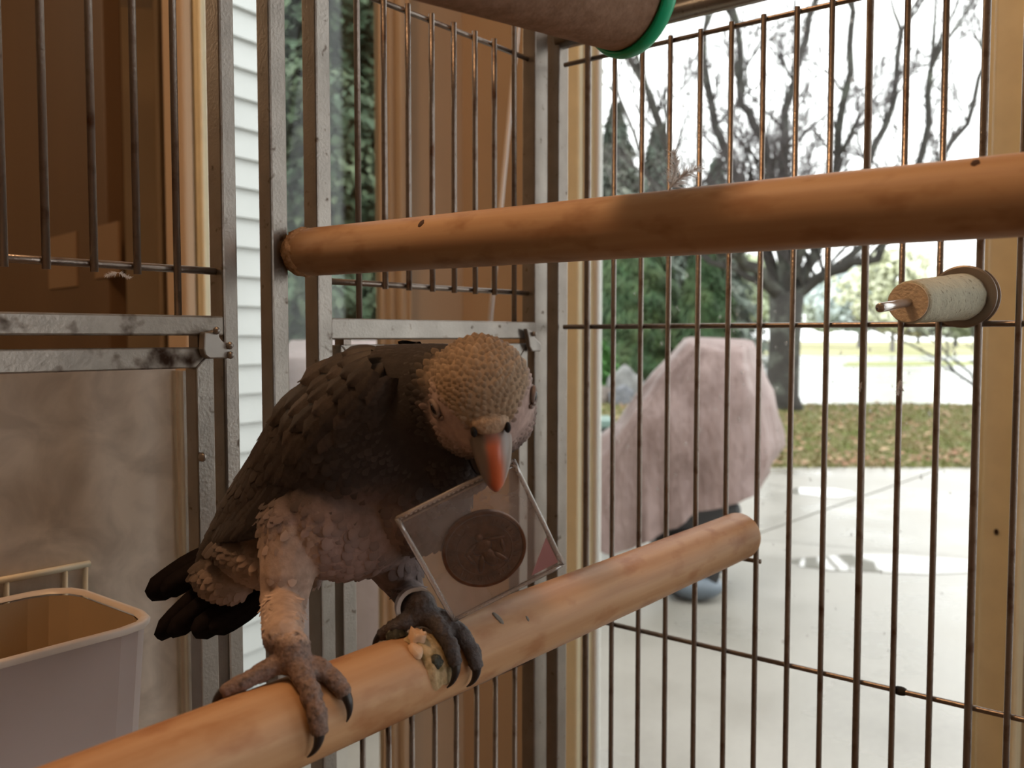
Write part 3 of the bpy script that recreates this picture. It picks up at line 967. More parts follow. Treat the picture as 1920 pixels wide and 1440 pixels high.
rings = [
    [cp(1110, 1020, fy), cp(1150, 1042, fy), cp(1235, 1005, fy), cp(1335, 955, fy), cp(1405, 925, fy + .1), cp(1430, 880, by_), cp(1330, 880, by_), cp(1200, 950, by_), cp(1085, 960, by_), cp(1060, 990, CY)],
    [cp(1096, 905, fy), cp(1165, 900, fy), cp(1240, 890, fy), cp(1345, 870, fy), cp(1430, 845, fy + .12), cp(1466, 835, by_), cp(1340, 840, by_), cp(1190, 870, by_), cp(1075, 880, by_), cp(1050, 890, CY)],
    [cp(1182, 790, fy + .02), cp(1215, 782, fy), cp(1262, 780, fy), cp(1340, 765, fy), cp(1420, 755, fy + .1), cp(1448, 740, by_), cp(1350, 745, by_), cp(1240, 765, by_), cp(1180, 785, by_), cp(1165, 792, CY)],
    [cp(1245, 700, fy + .05), cp(1260, 700, fy + .03), cp(1295, 700, fy + .03), cp(1345, 700, fy + .03), cp(1405, 695, fy + .1), cp(1428, 685, by_), cp(1370, 685, by_), cp(1300, 690, by_), cp(1240, 695, by_), cp(1232, 698, CY)],
    [cp(1290, 645, fy + .1), cp(1305, 650, fy + .08), cp(1325, 654, fy + .08), cp(1355, 660, fy + .08), cp(1395, 660, fy + .14), cp(1412, 640, by_ - .02), cp(1375, 637, by_), cp(1335, 633, by_), cp(1296, 632, by_ - .02), cp(1286, 635, CY)],
    [cp(1300, 637, fy + .16), cp(1308, 640, fy + .14), cp(1325, 643, fy + .14), cp(1355, 647, fy + .14), cp(1390, 648, fy + .18), cp(1402, 637, by_ - .06), cp(1375, 635, by_ - .05), cp(1335, 633, by_ - .05), cp(1302, 632, by_ - .06), cp(1296, 634, CY)],
]
cover_mesh('tarp_cover', rings, tarp, cv, 1.7, fold=.034)
dark_m = mat('machine_black', (.02, .02, .022), .5)
blue_m = mat('machine_bluegrey', (.10, .125, .15), .45, var=.2, vscale=20)
wc = gbase(1305, CY - .05)
ax_w = Vector((.25, 1, 0)).normalized()
for dx in (-.20, .22):
    w0 = wc + Vector((dx * .35, dx * .9, .17))
    mbx = MB(); mbx.tube([w0 - ax_w * .05, w0 - ax_w * .045, w0 + ax_w * .045, w0 + ax_w * .05], [.13, .16, .16, .13], 24)
    wheel = mbx.build('wheel', dark_m, cv, smooth=False)
    MB().tube([w0 - ax_w * .06, w0 + ax_w * .06], .06, 14).build('hub', blue_m, wheel, smooth=True)
c0 = at(1308, 1085, CY - .25); c0.z = GROUND + .07
MB().ellipsoid(c0, RIGHT, Vector((0, 1, 0)), ZAX, .125, .09, .065, 16, 8).build('skid_shoe', blue_m, cv, smooth=True)
c1 = at(1300, 975, CY)
MB().box(c1 + Vector((0, 0, -.02)), RIGHT, Vector((0, 1, 0)), ZAX, .42, .30, .26).build('housing', dark_m, cv, bevel=.03)

# second covered thing outside the narrow window
c2 = thing('covered_grill', 'pale mauve covered grill outside the narrow window, seen between the cage posts', 'grill cover', gbase(620, 3.35))
GY0, GY1 = 3.0, 3.65
def ringz(z, px0, px1, ins):
    a, b = at(px0, 800, 3.3).x, at(px1, 800, 3.3).x
    return [Vector((a + ins, GY0 + ins, z)), Vector(((a + b) / 2, GY0 + ins - .01, z)), Vector((b - ins, GY0 + ins, z)), Vector((b, (GY0 + GY1) / 2, z)), Vector((b - ins, GY1 - ins, z)), Vector(((a + b) / 2, GY1 - ins, z)), Vector((a + ins, GY1 - ins, z)), Vector((a, (GY0 + GY1) / 2, z))]
cover2 = mat('cover_mauve', (.27, .215, .205), .55, var=.08, vscale=10, bump=.2, bscale=30, spec=.4)
cover_mesh('cloth_cover', [ringz(.06, 500, 800, .0), ringz(.5, 505, 795, .01), ringz(.95, 510, 790, .02), ringz(1.17, 520, 780, .05), ringz(1.235, 545, 760, .14)], cover2, c2, 4.1, fold=.012)
# ------------------------------------------------------------------ perches
def wood_mat(name, axis, c1, c2, c3):
    """dowel wood: long grain along axis, soft stains"""
    m = bpy.data.materials.new(name); m.use_nodes = True
    nt = m.node_tree; b = nt.nodes['Principled BSDF']
    geo = nt.nodes.new('ShaderNodeNewGeometry')
    vr = nt.nodes.new('ShaderNodeVectorRotate'); vr.rotation_type = 'Z_AXIS'
    vr.inputs['Angle'].default_value = -math.atan2(axis.y, axis.x)
    nt.links.new(geo.outputs['Position'], vr.inputs['Vector'])
    mp = nt.nodes.new('ShaderNodeMapping'); mp.inputs['Scale'].default_value = (6, 130, 130)
    nt.links.new(vr.outputs[0], mp.inputs['Vector'])
    n1 = nt.nodes.new('ShaderNodeTexNoise'); n1.inputs['Scale'].default_value = 1.2; n1.inputs['Detail'].default_value = 6
    nt.links.new(mp.outputs[0], n1.inputs['Vector'])
    mp2 = nt.nodes.new('ShaderNodeMapping'); mp2.inputs['Scale'].default_value = (45, 90, 90)
    nt.links.new(vr.outputs[0], mp2.inputs['Vector'])
    n2 = nt.nodes.new('ShaderNodeTexNoise'); n2.inputs['Scale'].default_value = 1.0; n2.inputs['Detail'].default_value = 3
    nt.links.new(mp2.outputs[0], n2.inputs['Vector'])
    r1 = nt.nodes.new('ShaderNodeValToRGB')
    r1.color_ramp.elements[0].position = .3; r1.color_ramp.elements[0].color = (*c2, 1)
    r1.color_ramp.elements[1].position = .65; r1.color_ramp.elements[1].color = (*c1, 1)
    nt.links.new(n1.outputs['Fac'], r1.inputs['Fac'])
    mr = nt.nodes.new('ShaderNodeMapRange'); mr.inputs['From Min'].default_value = .52; mr.inputs['From Max'].default_value = .70
    mr.inputs['To Max'].default_value = .75
    nt.links.new(n2.outputs['Fac'], mr.inputs['Value'])
    mx = nt.nodes.new('ShaderNodeMix'); mx.data_type = 'RGBA'; mx.inputs[7].default_value = (*c3, 1)
    nt.links.new(mr.outputs[0], mx.inputs[0]); nt.links.new(r1.outputs[0], mx.inputs[6])
    nt.links.new(mx.outputs[2], b.inputs['Base Color'])
    b.inputs['Roughness'].default_value = .5; b.inputs['Specular IOR Level'].default_value = .35
    bp = nt.nodes.new('ShaderNodeBump'); bp.inputs['Strength'].default_value = .25; bp.inputs['Distance'].default_value = .001
    nt.links.new(n1.outputs['Fac'], bp.inputs['Height']); nt.links.new(bp.outputs[0], b.inputs['Normal'])
    MATS[name] = m
    return m

def dowel(name, label, a, b, r, m, chew_a=0., chew_b=0., seed=0, notch=None):
    """turned stick from a to b, slightly irregular; ends rounded or gnawed"""
    d = (b - a); L = d.length; d.normalize()
    x = d.cross(ZAX).normalized(); y = x.cross(d)
    nseg, nr = 90, 36
    v, f = [], []
    sl = [0, .0008, .002, .004] + [L * i / nseg for i in range(1, nseg)] + [L - .004, L - .002, L - .0008, L]
    sl = sorted(set(round(s, 6) for s in sl))
    for s in sl:
        e = min(s, L - s)
        base = r * (1 if e > .004 else (.80 + .20 * math.sqrt(max(0, 1 - (1 - e / .004) ** 2))))
        for k in range(nr):
            an = 2 * math.pi * k / nr
            q = base * (1 + .012 * noise.noise(Vector((math.cos(an) * 1.5, math.sin(an) * 1.5, s * 22 + seed))))
            if chew_a and s < chew_a:
                q -= r * .35 * (1 - s / chew_a) * (.5 + .5 * noise.noise(Vector((math.cos(an) * 3, math.sin(an) * 3, s * 300 + seed)))) 
            if notch:
                s0, w, an0, dep = notch
                da = abs((an - an0 + math.pi) % (2 * math.pi) - math.pi)
                kx = max(0, 1 - ((s - s0) / w) ** 2) * max(0, 1 - (da / 1.25) ** 2)
                q -= dep * kx * (1 + .6 * noise.noise(Vector((s * 400, an * 4, seed))))
            v.append(a + d * s + (x * math.cos(an) + y * math.sin(an)) * q)
    M = len(sl)
    for i in range(M - 1):
        for k in range(nr):
            f.append((i * nr + k, i * nr + (k + 1) % nr, (i + 1) * nr + (k + 1) % nr, (i + 1) * nr + k))
    f.append(tuple(range(nr))); f.append(tuple((M - 1) * nr + k for k in range(nr)))
    root = thing(name, label, 'perch', (a + b) / 2 - ZAX * r)
    MB().add(v, f).build('dowel', m, root, smooth=True)
    return root

# lower perch, bolted to the window-side panel and square to it
PR = .0155
PE = on_right(1389, 1003, -.002)                  # far end, at the wires
PDIR = NR.copy()
PDIR.z = 0
P_NEAR = onplane(700, 1290, PE, Vector((PDIR.y, -PDIR.x, 0)))
pz_slope = (PE.z - P_NEAR.z) / (PE - P_NEAR).dot(PDIR)
PAX = (PDIR + ZAX * pz_slope).normalized()
PA = PE - PAX * .52
M_SIDE = Vector((PDIR.y, -PDIR.x, 0))             # towards the camera side of the perch
M_UP = PAX.cross(M_SIDE).normalized()
if M_UP.z < 0: M_UP = -M_UP
def px_of(p):
    q = p - CAM
    return 960 + F * q.dot(RIGHT) / q.dot(FWD), 720 - F * q.dot(UPV) / q.dot(FWD)
def perch_t(px):
    """distance along the lower perch from its far end where its axis passes pixel column px"""
    lo, hi = 0., .45
    for _ in range(50):
        mid = (lo + hi) / 2
        if px_of(PE - PAX * mid)[0] > px: lo = mid
        else: hi = mid
    return lo
def perch_pt(t, phi, r):
    """point around the perch: phi 0 on top, positive towards the camera"""
    return PE - PAX * t + M_UP * (math.cos(phi) * r) + M_SIDE * (math.sin(phi) * r)
wood1 = wood_mat('perch_wood', PDIR, (.53, .315, .165), (.42, .22, .10), (.34, .14, .05))
tn = perch_t(772)
low_perch = dowel('wooden_perch', 'thick round wooden perch the parrot grips, soiled near its feet', PA, PE, PR, wood1, seed=3., notch=(.52 - tn, .010, 1.0, .0025))
wood2 = wood_mat('perch_wood_upper', -NL, (.55, .36, .21), (.45, .27, .15), (.33, .17, .08))
UP0 = on_left(566, 474, -.004)
UDIR = -NL
u_end = onplane(1910, 366, UP0, Vector((UDIR.y, -UDIR.x, 0)))
UAX = (UDIR + ZAX * ((u_end.z - UP0.z) / (u_end - UP0).dot(UDIR))).normalized()
up_perch = dowel('wooden_perch', 'upper round wooden perch with a gnawed end, crossing in front of the window', UP0 - UAX * .006, UP0 + UAX * .47, .0130, wood2, chew_a=.014, seed=9.)
def up_t(px):
    lo, hi = 0., .45
    for _ in range(50):
        mid = (lo + hi) / 2
        if px_of(UP0 + UAX * mid)[0] < px: lo = mid
        else: hi = mid
    return lo
def up_pt(t, phi, r):
    side = Vector((UAX.y, -UAX.x, 0)).normalized()
    if side.dot(CAM - UP0) < 0: side = -side
    upn = side.cross(UAX).normalized()
    if upn.z < 0: upn = -upn
    return UP0 + UAX * t + upn * (math.cos(phi) * r) + side * (math.sin(phi) * r)
def patch(name, centre_fn, t0, t1, ph0, ph1, r, th, seed, m, parent, n=14):
    """thin crust lying on a round perch, with a ragged outline"""
    v, f = [], []
    cx, cw = (t0 + t1) / 2, (t1 - t0) / 2
    cp_, pw = (ph0 + ph1) / 2, (ph1 - ph0) / 2
    v.append(centre_fn(cx, cp_, r + th))
    for ring in (.45, .8, 1.0):
        for k in range(n * 2):
            an = math.pi * k / n
            q = ring * (1 + .35 * noise.noise(Vector((math.cos(an) * 1.7, math.sin(an) * 1.7, seed))))
            h = r + (th * (1 + .5 * noise.noise(Vector((an * 2, ring * 4, seed)))) if ring < .9 else -.0003)
            v.append(centre_fn(cx + cw * q * math.cos(an), cp_ + pw * q * math.sin(an), h))
    N = n * 2
    for k in range(N): f.append((0, 1 + k, 1 + (k + 1) % N))
    for i in range(2):
        for k in range(N):
            f.append((1 + i * N + k, 1 + (i + 1) * N + k, 1 + (i + 1) * N + (k + 1) % N, 1 + i * N + (k + 1) % N))
    return MB().add(v, f).build(name, m, parent, smooth=True)
crust = mat('dropping_crust', (.50, .37, .21), .8, color2=(.26, .19, .08), c2fac=(.45, .62), c2scale=220, var=.2, vscale=300, bump=.6, bscale=500)
dung = mat('dropping_dark', (.035, .036, .026), .7, color2=(.20, .20, .14), c2fac=(.55, .68), c2scale=420, var=.4, vscale=300, bump=.6, bscale=500)
pale_chip = mat('chip_pale', (.62, .42, .27), .6, var=.1, vscale=300)
patch('dried_crust', perch_pt, tn - .0095, tn + .006, -.2, 1.95, PR - .0010, .0018, 1.3, crust, low_perch, 22)
patch('dropping', perch_pt, tn - .0025, tn + .003, .85, 1.28, PR - .0004, .0022, 4.4, dung, low_perch, 8)
patch('dropping', perch_pt, tn - .002, tn + .006, -.75, -.12, PR - .0004, .0030, 7.4, dung, low_perch, 8)
patch('wood_chip', perch_pt, tn - .0015, tn + .0045, .05, .55, PR - .0006, .0040, 2.4, pale_chip, low_perch, 8)
patch('wood_chip', perch_pt, tn + .003, tn + .009, .35, .85, PR - .0006, .0014, 6.1, pale_chip, low_perch, 8)
stain_g = mat('stain_grey', (.20, .17, .14), .8)
patch('stain', perch_pt, perch_t(905) - .002, perch_t(905) + .0015, .35, .85, PR, .0002, 8.1, stain_g, low_perch, 8)
patch('stain', perch_pt, perch_t(948) - .001, perch_t(948) + .0008, .85, 1.05, PR, .0002, 3.1, stain_g, low_perch, 6)
patch('knot', up_pt, up_t(818) - .0020, up_t(818) + .0020, .72, 1.12, .0130, .0002, 5.5, stain_g if False else mat('knot_dark', (.06, .025, .012), .8), up_perch, 8)
patch('knot', up_pt, up_t(1838) - .0014, up_t(1838) + .0014, .55, .85, .0130, .0002, 2.5, MATS['knot_dark'], up_perch, 8)

# splintered pale wood where the parrot has gnawed the end of the upper perch
gx = UAX.cross(ZAX).normalized(); gy = gx.cross(UAX)
gmb = MB().ellipsoid(UP0 + UAX * .0030, gx, gy, UAX, .0133, .0133, .0110, 40, 24)
gmb.v = [p + (p - UP0).normalized() * (.0016 * noise.noise(p * 420) + .0009 * noise.noise(p * 1100)) for p in gmb.v]
gmb.build('gnawed_end', mat('gnawed_wood', (.66, .44, .27), .85, color2=(.42, .24, .12), c2scale=260, c2fac=(.45, .62), var=.15, vscale=700, bump=.6, bscale=700), up_perch, smooth=True)

# ------------------------------------------------------------------ chew block on the window-side panel
cb0 = on_right(1806, 556, -.003)
cdir = (at(1703, 567, .445) - cb0).normalized()
cx_ = cdir.cross(ZAX).normalized(); cy_ = cx_.cross(cdir)
chew = thing('chew_block', 'pale cylindrical mineral chew block on a metal rod, fixed to the wires', 'chew block', cb0 - ZAX * .017)
clen = (at(1703, 567, .445) - cb0).length
v, f = [], []
nr, ns = 40, 26
for i in range(ns + 1):
    s = i / ns
    r = .0132 * (1 - .20 * s)
    if i == ns: r *= .93
    for k in range(nr):
        an = 2 * math.pi * k / nr
        p = cb0 + cdir * (.004 + (clen - .004) * s)
        q = r * (1 + .03 * noise.noise(Vector((math.cos(an) * 2, math.sin(an) * 2, s * 4))) + .02 * noise.noise(Vector((math.cos(an) * 9, math.sin(an) * 9, s * 25))))
        v.append(p + (cx_ * math.cos(an) + cy_ * math.sin(an)) * q)
for i in range(ns):
    for k in range(nr):
        f.append((i * nr + k, i * nr + (k + 1) % nr, (i + 1) * nr + (k + 1) % nr, (i + 1) * nr + k))
f.append(tuple(range(nr)))
f.append(tuple(ns * nr + k for k in range(nr)))
MB().add(v, f).build('block', mat('mineral', (.50, .49, .37), .9, color2=(.22, .19, .13), c2fac=(.60, .70), c2scale=420, var=.12, vscale=120, bump=.8, bscale=500), chew, smooth=True)
e = cb0 + cdir * clen
MB().tube([e - cdir * .001, e + cdir * .0006], [.0098, .0095], 30).build('block_end', mat('mineral_end', (.72, .60, .46), .9, var=.15, vscale=300, bump=.8, bscale=600), chew, smooth=False)
tip = at(1650, 577, .395)
rd_ = (tip - e).normalized()
steel = mat('bright_steel', (.55, .52, .50), .22, metal=.9)
MB().tube([cb0 + NR * .014, e - rd_ * .002], .0021, 14).build('rod', steel, chew, smooth=True)
MB().tube([e - rd_ * .004, tip - rd_ * .0004, tip], [.0021, .0021, .0017], 14).build('rod_tip', steel, chew, smooth=True)
wmat = mat('washer_steel', (.30, .27, .24), .35, metal=.6, var=.1, vscale=100)
def disc(c, d, r, th, nm, hole=0.):
    mbx = MB().tube([c - d * th * .5, c - d * th * .3, c + d * th * .3, c + d * th * .5], [r * .94, r, r, r * .94], 40)
    mbx.build(nm, wmat, chew, smooth=False)
disc(cb0 + cdir * .0010, (cdir * .5 - NR).normalized(), .0178, .0022, 'washer')
disc(cb0 + NR * .0085, NR, .0178, .0022, 'washer')
mbx = MB().tube([cb0 + NR * .010, cb0 + NR * .016], .006, 6); mbx.build('wing_nut', wmat, chew)

# ------------------------------------------------------------------ cardboard tube with a green ring
TR = .0216
rcn = at(1176, -12, .360)
tdir = Vector((.80, .60, 0)).normalized()
tdir = (tdir + ZAX * .0).normalized()
tb_root = thing('cardboard_tube', 'brown cardboard tube with a green ring, hung at the top of the cage', 'cardboard tube', rcn - tdir * .09 - ZAX * TR)
tx = tdir.cross(ZAX).normalized(); ty = tx.cross(tdir)
v, f = [], []
nr, ns = 48, 40
for inner in (0, 1):
    for i in range(ns + 1):
        s = -.19 + .19 * i / ns
        for k in range(nr):
            an = 2 * math.pi * k / nr
            q = TR * (1 + .006 * noise.noise(Vector((math.cos(an) * 2, math.sin(an) * 2, s * 30)))) - inner * .0012
            v.append(rcn + tdir * s + (tx * math.cos(an) + ty * math.sin(an)) * q)
N = (ns + 1) * nr
for inner in (0, 1):
    for i in range(ns):
        for k in range(nr):
            q = (i * nr + k, i * nr + (k + 1) % nr, (i + 1) * nr + (k + 1) % nr, (i + 1) * nr + k)
            f.append(tuple(N * inner + j for j in (q if not inner else q[::-1])))
for row in (0, ns):
    for k in range(nr):
        f.append((row * nr + k, row * nr + (k + 1) % nr, N + row * nr + (k + 1) % nr, N + row * nr + k))
MB().add(v, f).build('tube', mat('cardboard', (.36, .24, .17), .9, color2=(.28, .18, .12), c2scale=220, c2fac=(.4, .65), var=.12, vscale=500, bump=.5, bscale=700), tb_root, smooth=True)
ringpts = []
mbx = MB()
v, f = [], []
for k in range(64):
    an = 2 * math.pi * k / 64
    o_ = (tx * math.cos(an) + ty * math.sin(an))
    for j in range(10):
        b_ = 2 * math.pi * j / 10
        v.append(rcn + tdir * (.0012 + .0034 * math.cos(b_)) + o_ * (TR + .0009 + .0016 * math.sin(b_)))
for k in range(64):
    for j in range(10):
        f.append((k * 10 + j, k * 10 + (j + 1) % 10, ((k + 1) % 64) * 10 + (j + 1) % 10, ((k + 1) % 64) * 10 + j))
MB().add(v, f).build('ring', mat('green_plastic', (.0, .48, .24), .35), tb_root, smooth=True)

# ------------------------------------------------------------------ coin in its clear holder
h1, h2, h3, h4 = at(745, 971, .3440), at(966, 861, .3480), at(1052, 1060, .3660), at(850, 1163, .3620)
hc = (h1 + h2 + h3 + h4) / 4
hx = ((h2 - h1) + (h3 - h4)).normalized()
hy0 = ((h1 - h4) + (h2 - h3))
hy = (hy0 - hx * hy0.dot(hx)).normalized()
hn = hx.cross(hy)
if hn.dot(CAM - hc) < 0: hn = -hn
HW = ((h2 - h1).length + (h3 - h4).length) / 2
HH = ((h1 - h4).length + (h2 - h3).length) / 2
holder = thing('coin_holder', 'clear square plastic coin holder hanging from the parrot beak', 'coin holder', hc - hy * HH * .5)
clear_mat('clear_vinyl', (.93, .90, .88), .14, (.85, .75, .72), rough=.15, gloss=.07, hazescale=35, haze_lo=.35, haze_hi=.7, hazemax=.42)
clear_mat('clear_vinyl_front', (.95, .93, .92), .03, (.85, .75, .72), rough=.12, gloss=.05, hazescale=35, haze_lo=.35, haze_hi=.7, hazemax=.10)
clear_mat('vinyl_edge', (.9, .86, .84), .35, (.8, .72, .68), rough=.12, gloss=.22)
def sheet(off, bow, nm, m_='clear_vinyl'):
    n = 12; v = []; f = []
    for j in range(n + 1):
        for i in range(n + 1):
            s, t = i / n - .5, j / n - .5
            k = (1 - (2 * s) ** 2) * (1 - (2 * t) ** 2)
            v.append(hc + hx * (s * HW) + hy * (t * HH) + hn * (off + bow * k))
    for j in range(n):
        for i in range(n):
            a_ = j * (n + 1) + i
            f.append((a_, a_ + 1, a_ + n + 2, a_ + n + 1))
    o = link(nm, newmesh(nm, v, f, True), MATS[m_], holder)
    return o
sheet(.0004, .0013, 'front_sheet', 'clear_vinyl_front')
sheet(-.0004, -.0013, 'back_sheet')
for (a_, b_, w_) in (((-.5, -.5), (.5, -.5), .0010), ((.5, -.5), (.5, .5), .0010), ((.5, .5), (-.5, .5), .0009), ((-.5, .5), (-.5, -.5), .0011), ((-.5, .455), (.5, .455), .0005)):
    A = hc + hx * a_[0] * HW + hy * a_[1] * HH; B = hc + hx * b_[0] * HW + hy * b_[1] * HH
    pts = [A.lerp(B, i / 8) for i in range(9)]
    MB().tube(pts, w_, 6).build('weld_seam', MATS['vinyl_edge'], holder, smooth=True)
rs = random.Random(2)
mbx = MB()
for e0, e1 in (((-.5, -.5), (.5, -.5)), ((-.5, .5), (.5, .5)), ((-.5, -.5), (-.5, .5)), ((.5, -.5), (.5, .5))):
    for i in range(24):
        s = (i + .2) / 24
        A = hc + hx * (e0[0] + (e1[0] - e0[0]) * s) * HW * .972 + hy * (e0[1] + (e1[1] - e0[1]) * s) * HH * .972
        B = hc + hx * (e0[0] + (e1[0] - e0[0]) * (s + .022)) * HW * .972 + hy * (e0[1] + (e1[1] - e0[1]) * (s + .022)) * HH * .972
        mbx.tube([A + hn * .0007, B + hn * .0007], .00028, 5)
crp = mbx.build('seam_crimps', MATS['vinyl_edge'], holder); crp['kind'] = 'stuff'
# pink triangle in one corner
cpt = hc + hx * HW * .47 - hy * HH * .46
MB().prism([cpt, cpt - hx * .012 + hy * .0, cpt + hy * .013], hn * .0001).build('pink_corner', mat('corner_pink', (.72, .33, .35), .6), holder)

cc = onplane(908, 1029, hc, hn)
CR = .0170
coin = thing('coin', 'dark bronze coin with worn relief inside the clear holder', 'coin', cc - hy * CR)
bronze = mat('bronze', (.17, .075, .040), .36, metal=.6, color2=(.10, .044, .024), c2fac=(.4, .65), c2scale=300, var=.15, vscale=600, bump=.6, bscale=700)
mbx = MB()
prof = [(0, .0008), (CR * .90, .0008), (CR * .92, .0012), (CR * .98, .0012), (CR, .0009), (CR, -.0009), (CR * .98, -.0012), (CR * .92, -.0012), (CR * .90, -.0008), (0, -.0008)]
v, f = [], []
n = 72
for (r, z) in prof[1:-1]:
    for k in range(n):
        an = 2 * math.pi * k / n
        v.append(cc + (hx * math.cos(an) + hy * math.sin(an)) * r + hn * z)
for i in range(len(prof) - 3):
    for k in range(n):
        f.append((i * n + k, (i + 1) * n + k, (i + 1) * n + (k + 1) % n, i * n + (k + 1) % n))
f.append(tuple(range(n))); f.append(tuple((len(prof) - 3) * n + k for k in range(n)))
body = MB().add(v, f).build('coin_blank', bronze, coin)
mbx = MB()
def rpt(x, y, z=.0008): return cc + hx * x + hy * y + hn * z
mbx.tube([rpt(math.cos(t) * CR * .66, math.sin(t) * CR * .66) for t in [2 * math.pi * i / 60 for i in range(61)]], .00025, 6, cap=False)
mbx.build('inner_ring', bronze, coin, smooth=True)
mbx = MB()
for i in range(34):     # worn marks around the border, no longer readable
    t = 2 * math.pi * i / 34 + rs.uniform(-.04, .04)
    r0, r1 = CR * rs.uniform(.71, .74), CR * rs.uniform(.80, .85)
    dt = rs.uniform(-.05, .05)
    mbx.tube([rpt(math.cos(t) * r0, math.sin(t) * r0), rpt(math.cos(t + dt) * r1, math.sin(t + dt) * r1)], .00028, 5)
o = mbx.build('border_relief', bronze, coin, smooth=True); o['kind'] = 'stuff'
mbx = MB()
for (x, y, a_, b_, rot) in ((-.02, .10, .26, .20, .3), (.03, -.22, .16, .30, .1), (-.30, .16, .20, .07, .5), (.34, .16, .24, .06, -.35), (-.22, -.30, .08, .26, -.5), (.26, -.34, .08, .24, .5), (0, .36, .10, .12, 0), (-.40, -.05, .05, .2, .2), (.42, -.10, .05, .2, -.2)):
    ca, sa = math.cos(rot), math.sin(rot)
    ex, ey = hx * ca + hy * sa, hy * ca - hx * sa
    mbx.ellipsoid(rpt(x * CR, y * CR), ex, ey, hn, a_ * CR, b_ * CR, .00075, 14, 6)
mbx.build('centre_relief', bronze, coin, smooth=True)

# ------------------------------------------------------------------ moulted down feathers
downm = bpy.data.materials.new('down_white'); downm.use_nodes = True
_nt = downm.node_tree
_tl = _nt.nodes.new('ShaderNodeBsdfTranslucent'); _tl.inputs[0].default_value = (.85, .83, .82, 1)
_mx = _nt.nodes.new('ShaderNodeMixShader'); _mx.inputs[0].default_value = .65
_nt.nodes['Principled BSDF'].inputs['Base Color'].default_value = (.88, .86, .85, 1)
_nt.nodes['Principled BSDF'].inputs['Roughness'].default_value = .9
_nt.links.new(_nt.nodes['Principled BSDF'].outputs[0], _mx.inputs[1]); _nt.links.new(_tl.outputs[0], _mx.inputs[2])
_nt.links.new(_mx.outputs[0], _nt.nodes['Material Output'].inputs[0])
def down(label, base, stems, seed, barb):
    rs = random.Random(seed)
    t = thing('down_feather', label, 'feather', base, 'loose white down feathers')
    for (d, L, w) in stems:
        d = d.normalized()
        side = d.cross(hn).normalized()
        pts = [base + d * L * s + side * (math.sin(s * 2.2) * L * w) for s in [i / 6 for i in range(7)]]
        MB().tube(pts, [barb * .45 * (1 - .6 * i / 6) for i in range(7)], 4).build('shaft', downm, t)
        bb = MB()
        for k in range(120):
            s = rs.uniform(.05, .95); p = base + d * L * s + side * (math.sin(s * 2.2) * L * w)
            sg = rs.choice((-1, 1)); ln = L * rs.uniform(.18, .40) * (1.1 - .5 * s)
            dd = (d * rs.uniform(.6, 1.2) + side * sg * rs.uniform(.3, .9) + Vector((rs.uniform(-.4, .4), rs.uniform(-.4, .4), rs.uniform(-.3, .4)))).normalized()
            bend = Vector((rs.uniform(-1, 1), rs.uniform(-1, 1), rs.uniform(-1, 1))) * ln * .25
            wv_ = Vector((rs.uniform(-1, 1), rs.uniform(-.4, .4), rs.uniform(-1, 1))).normalized() * barb * .45
            q0, q1, q2 = p, p + dd * ln * .5 + bend * .4, p + dd * ln + bend
            bb.add([q0 - wv_, q0 + wv_, q1 - wv_ * .8, q1 + wv_ * .8, q2], [(0, 1, 3, 2), (2, 3, 4)])
        o = bb.build('barbs', downm, t); o['kind'] = 'stuff'
fb = up_pt(up_t(1262), .25, .0133)
down('fluffy white down feather standing up on the upper perch', fb, ((Vector((-.05, .0, 1)), .0145, .2), (Vector((.75, -.5, .38)), .0145, -.15), (Vector((.06, -.2, -1)), .008, .1)), 1, .00060)
fb = on_right(1688, 712, -.0022)
down('wispy down feather caught on a vertical wire below the chew block', fb, ((Vector((-.1, -.05, -1)), .009, .1), (Vector((.35, 0, -.8)), .007, .2)), 2, .00040)
fb = on_right(1616, 716, -.0022)
down('tiny down wisp on the thick wire below the chew block rod', fb, ((Vector((-.1, 0, -1)), .006, .1),), 3, .00045)
fb = on_left(222, 511, -.003)
down('scrap of grey down hanging under the cross wire of the far feeder door', fb, ((Vector((-.6, -.3, -.3)), .006, .1), (Vector((.5, .3, -.2)), .006, .1)), 4, .00030)

# white cord hanging askew in front of the wall by the window
ca, cb2 = on_wall_l(972, 40, -.25), on_wall_l(938, 400, -.25)
ddir = (cb2 - ca).normalized()
wand = thing('blind_wand', 'thin white plastic blind wand hanging askew near the cage corner', 'wand', cb2 + ddir * .2)
MB().tube([ca - ddir * .45, ca, cb2, cb2 + ddir * .2], .0036, 8).build('wand_rod', mat('wand_white', (.66, .62, .60), .35), wand, smooth=True)
MB().tube([cb2 + ddir * .19, cb2 + ddir * .23], .0055, 8).build('wand_grip', MATS['wand_white'], wand, smooth=True)
# ------------------------------------------------------------------ the parrot
HEAD = at(903, 736, .3500)
fwd = Vector((.17, -.76, -.63)).normalized()
lat = fwd.cross(ZAX); lat = -lat.normalized() if lat.x < 0 else lat.normalized()
roll = Quaternion(fwd, math.radians(9))
lat = roll @ lat
up = fwd.cross(lat).normalized()
if up.z < 0: up = -up
if (lat.x < 0): lat = -lat
def hd(l, f_, u): return HEAD + lat * l + fwd * f_ + up * u

bird = thing('parrot', 'dark grey parrot with pale scaly crown and reddish beak, gripping the lower perch', 'parrot', at(690, 1230, .385))

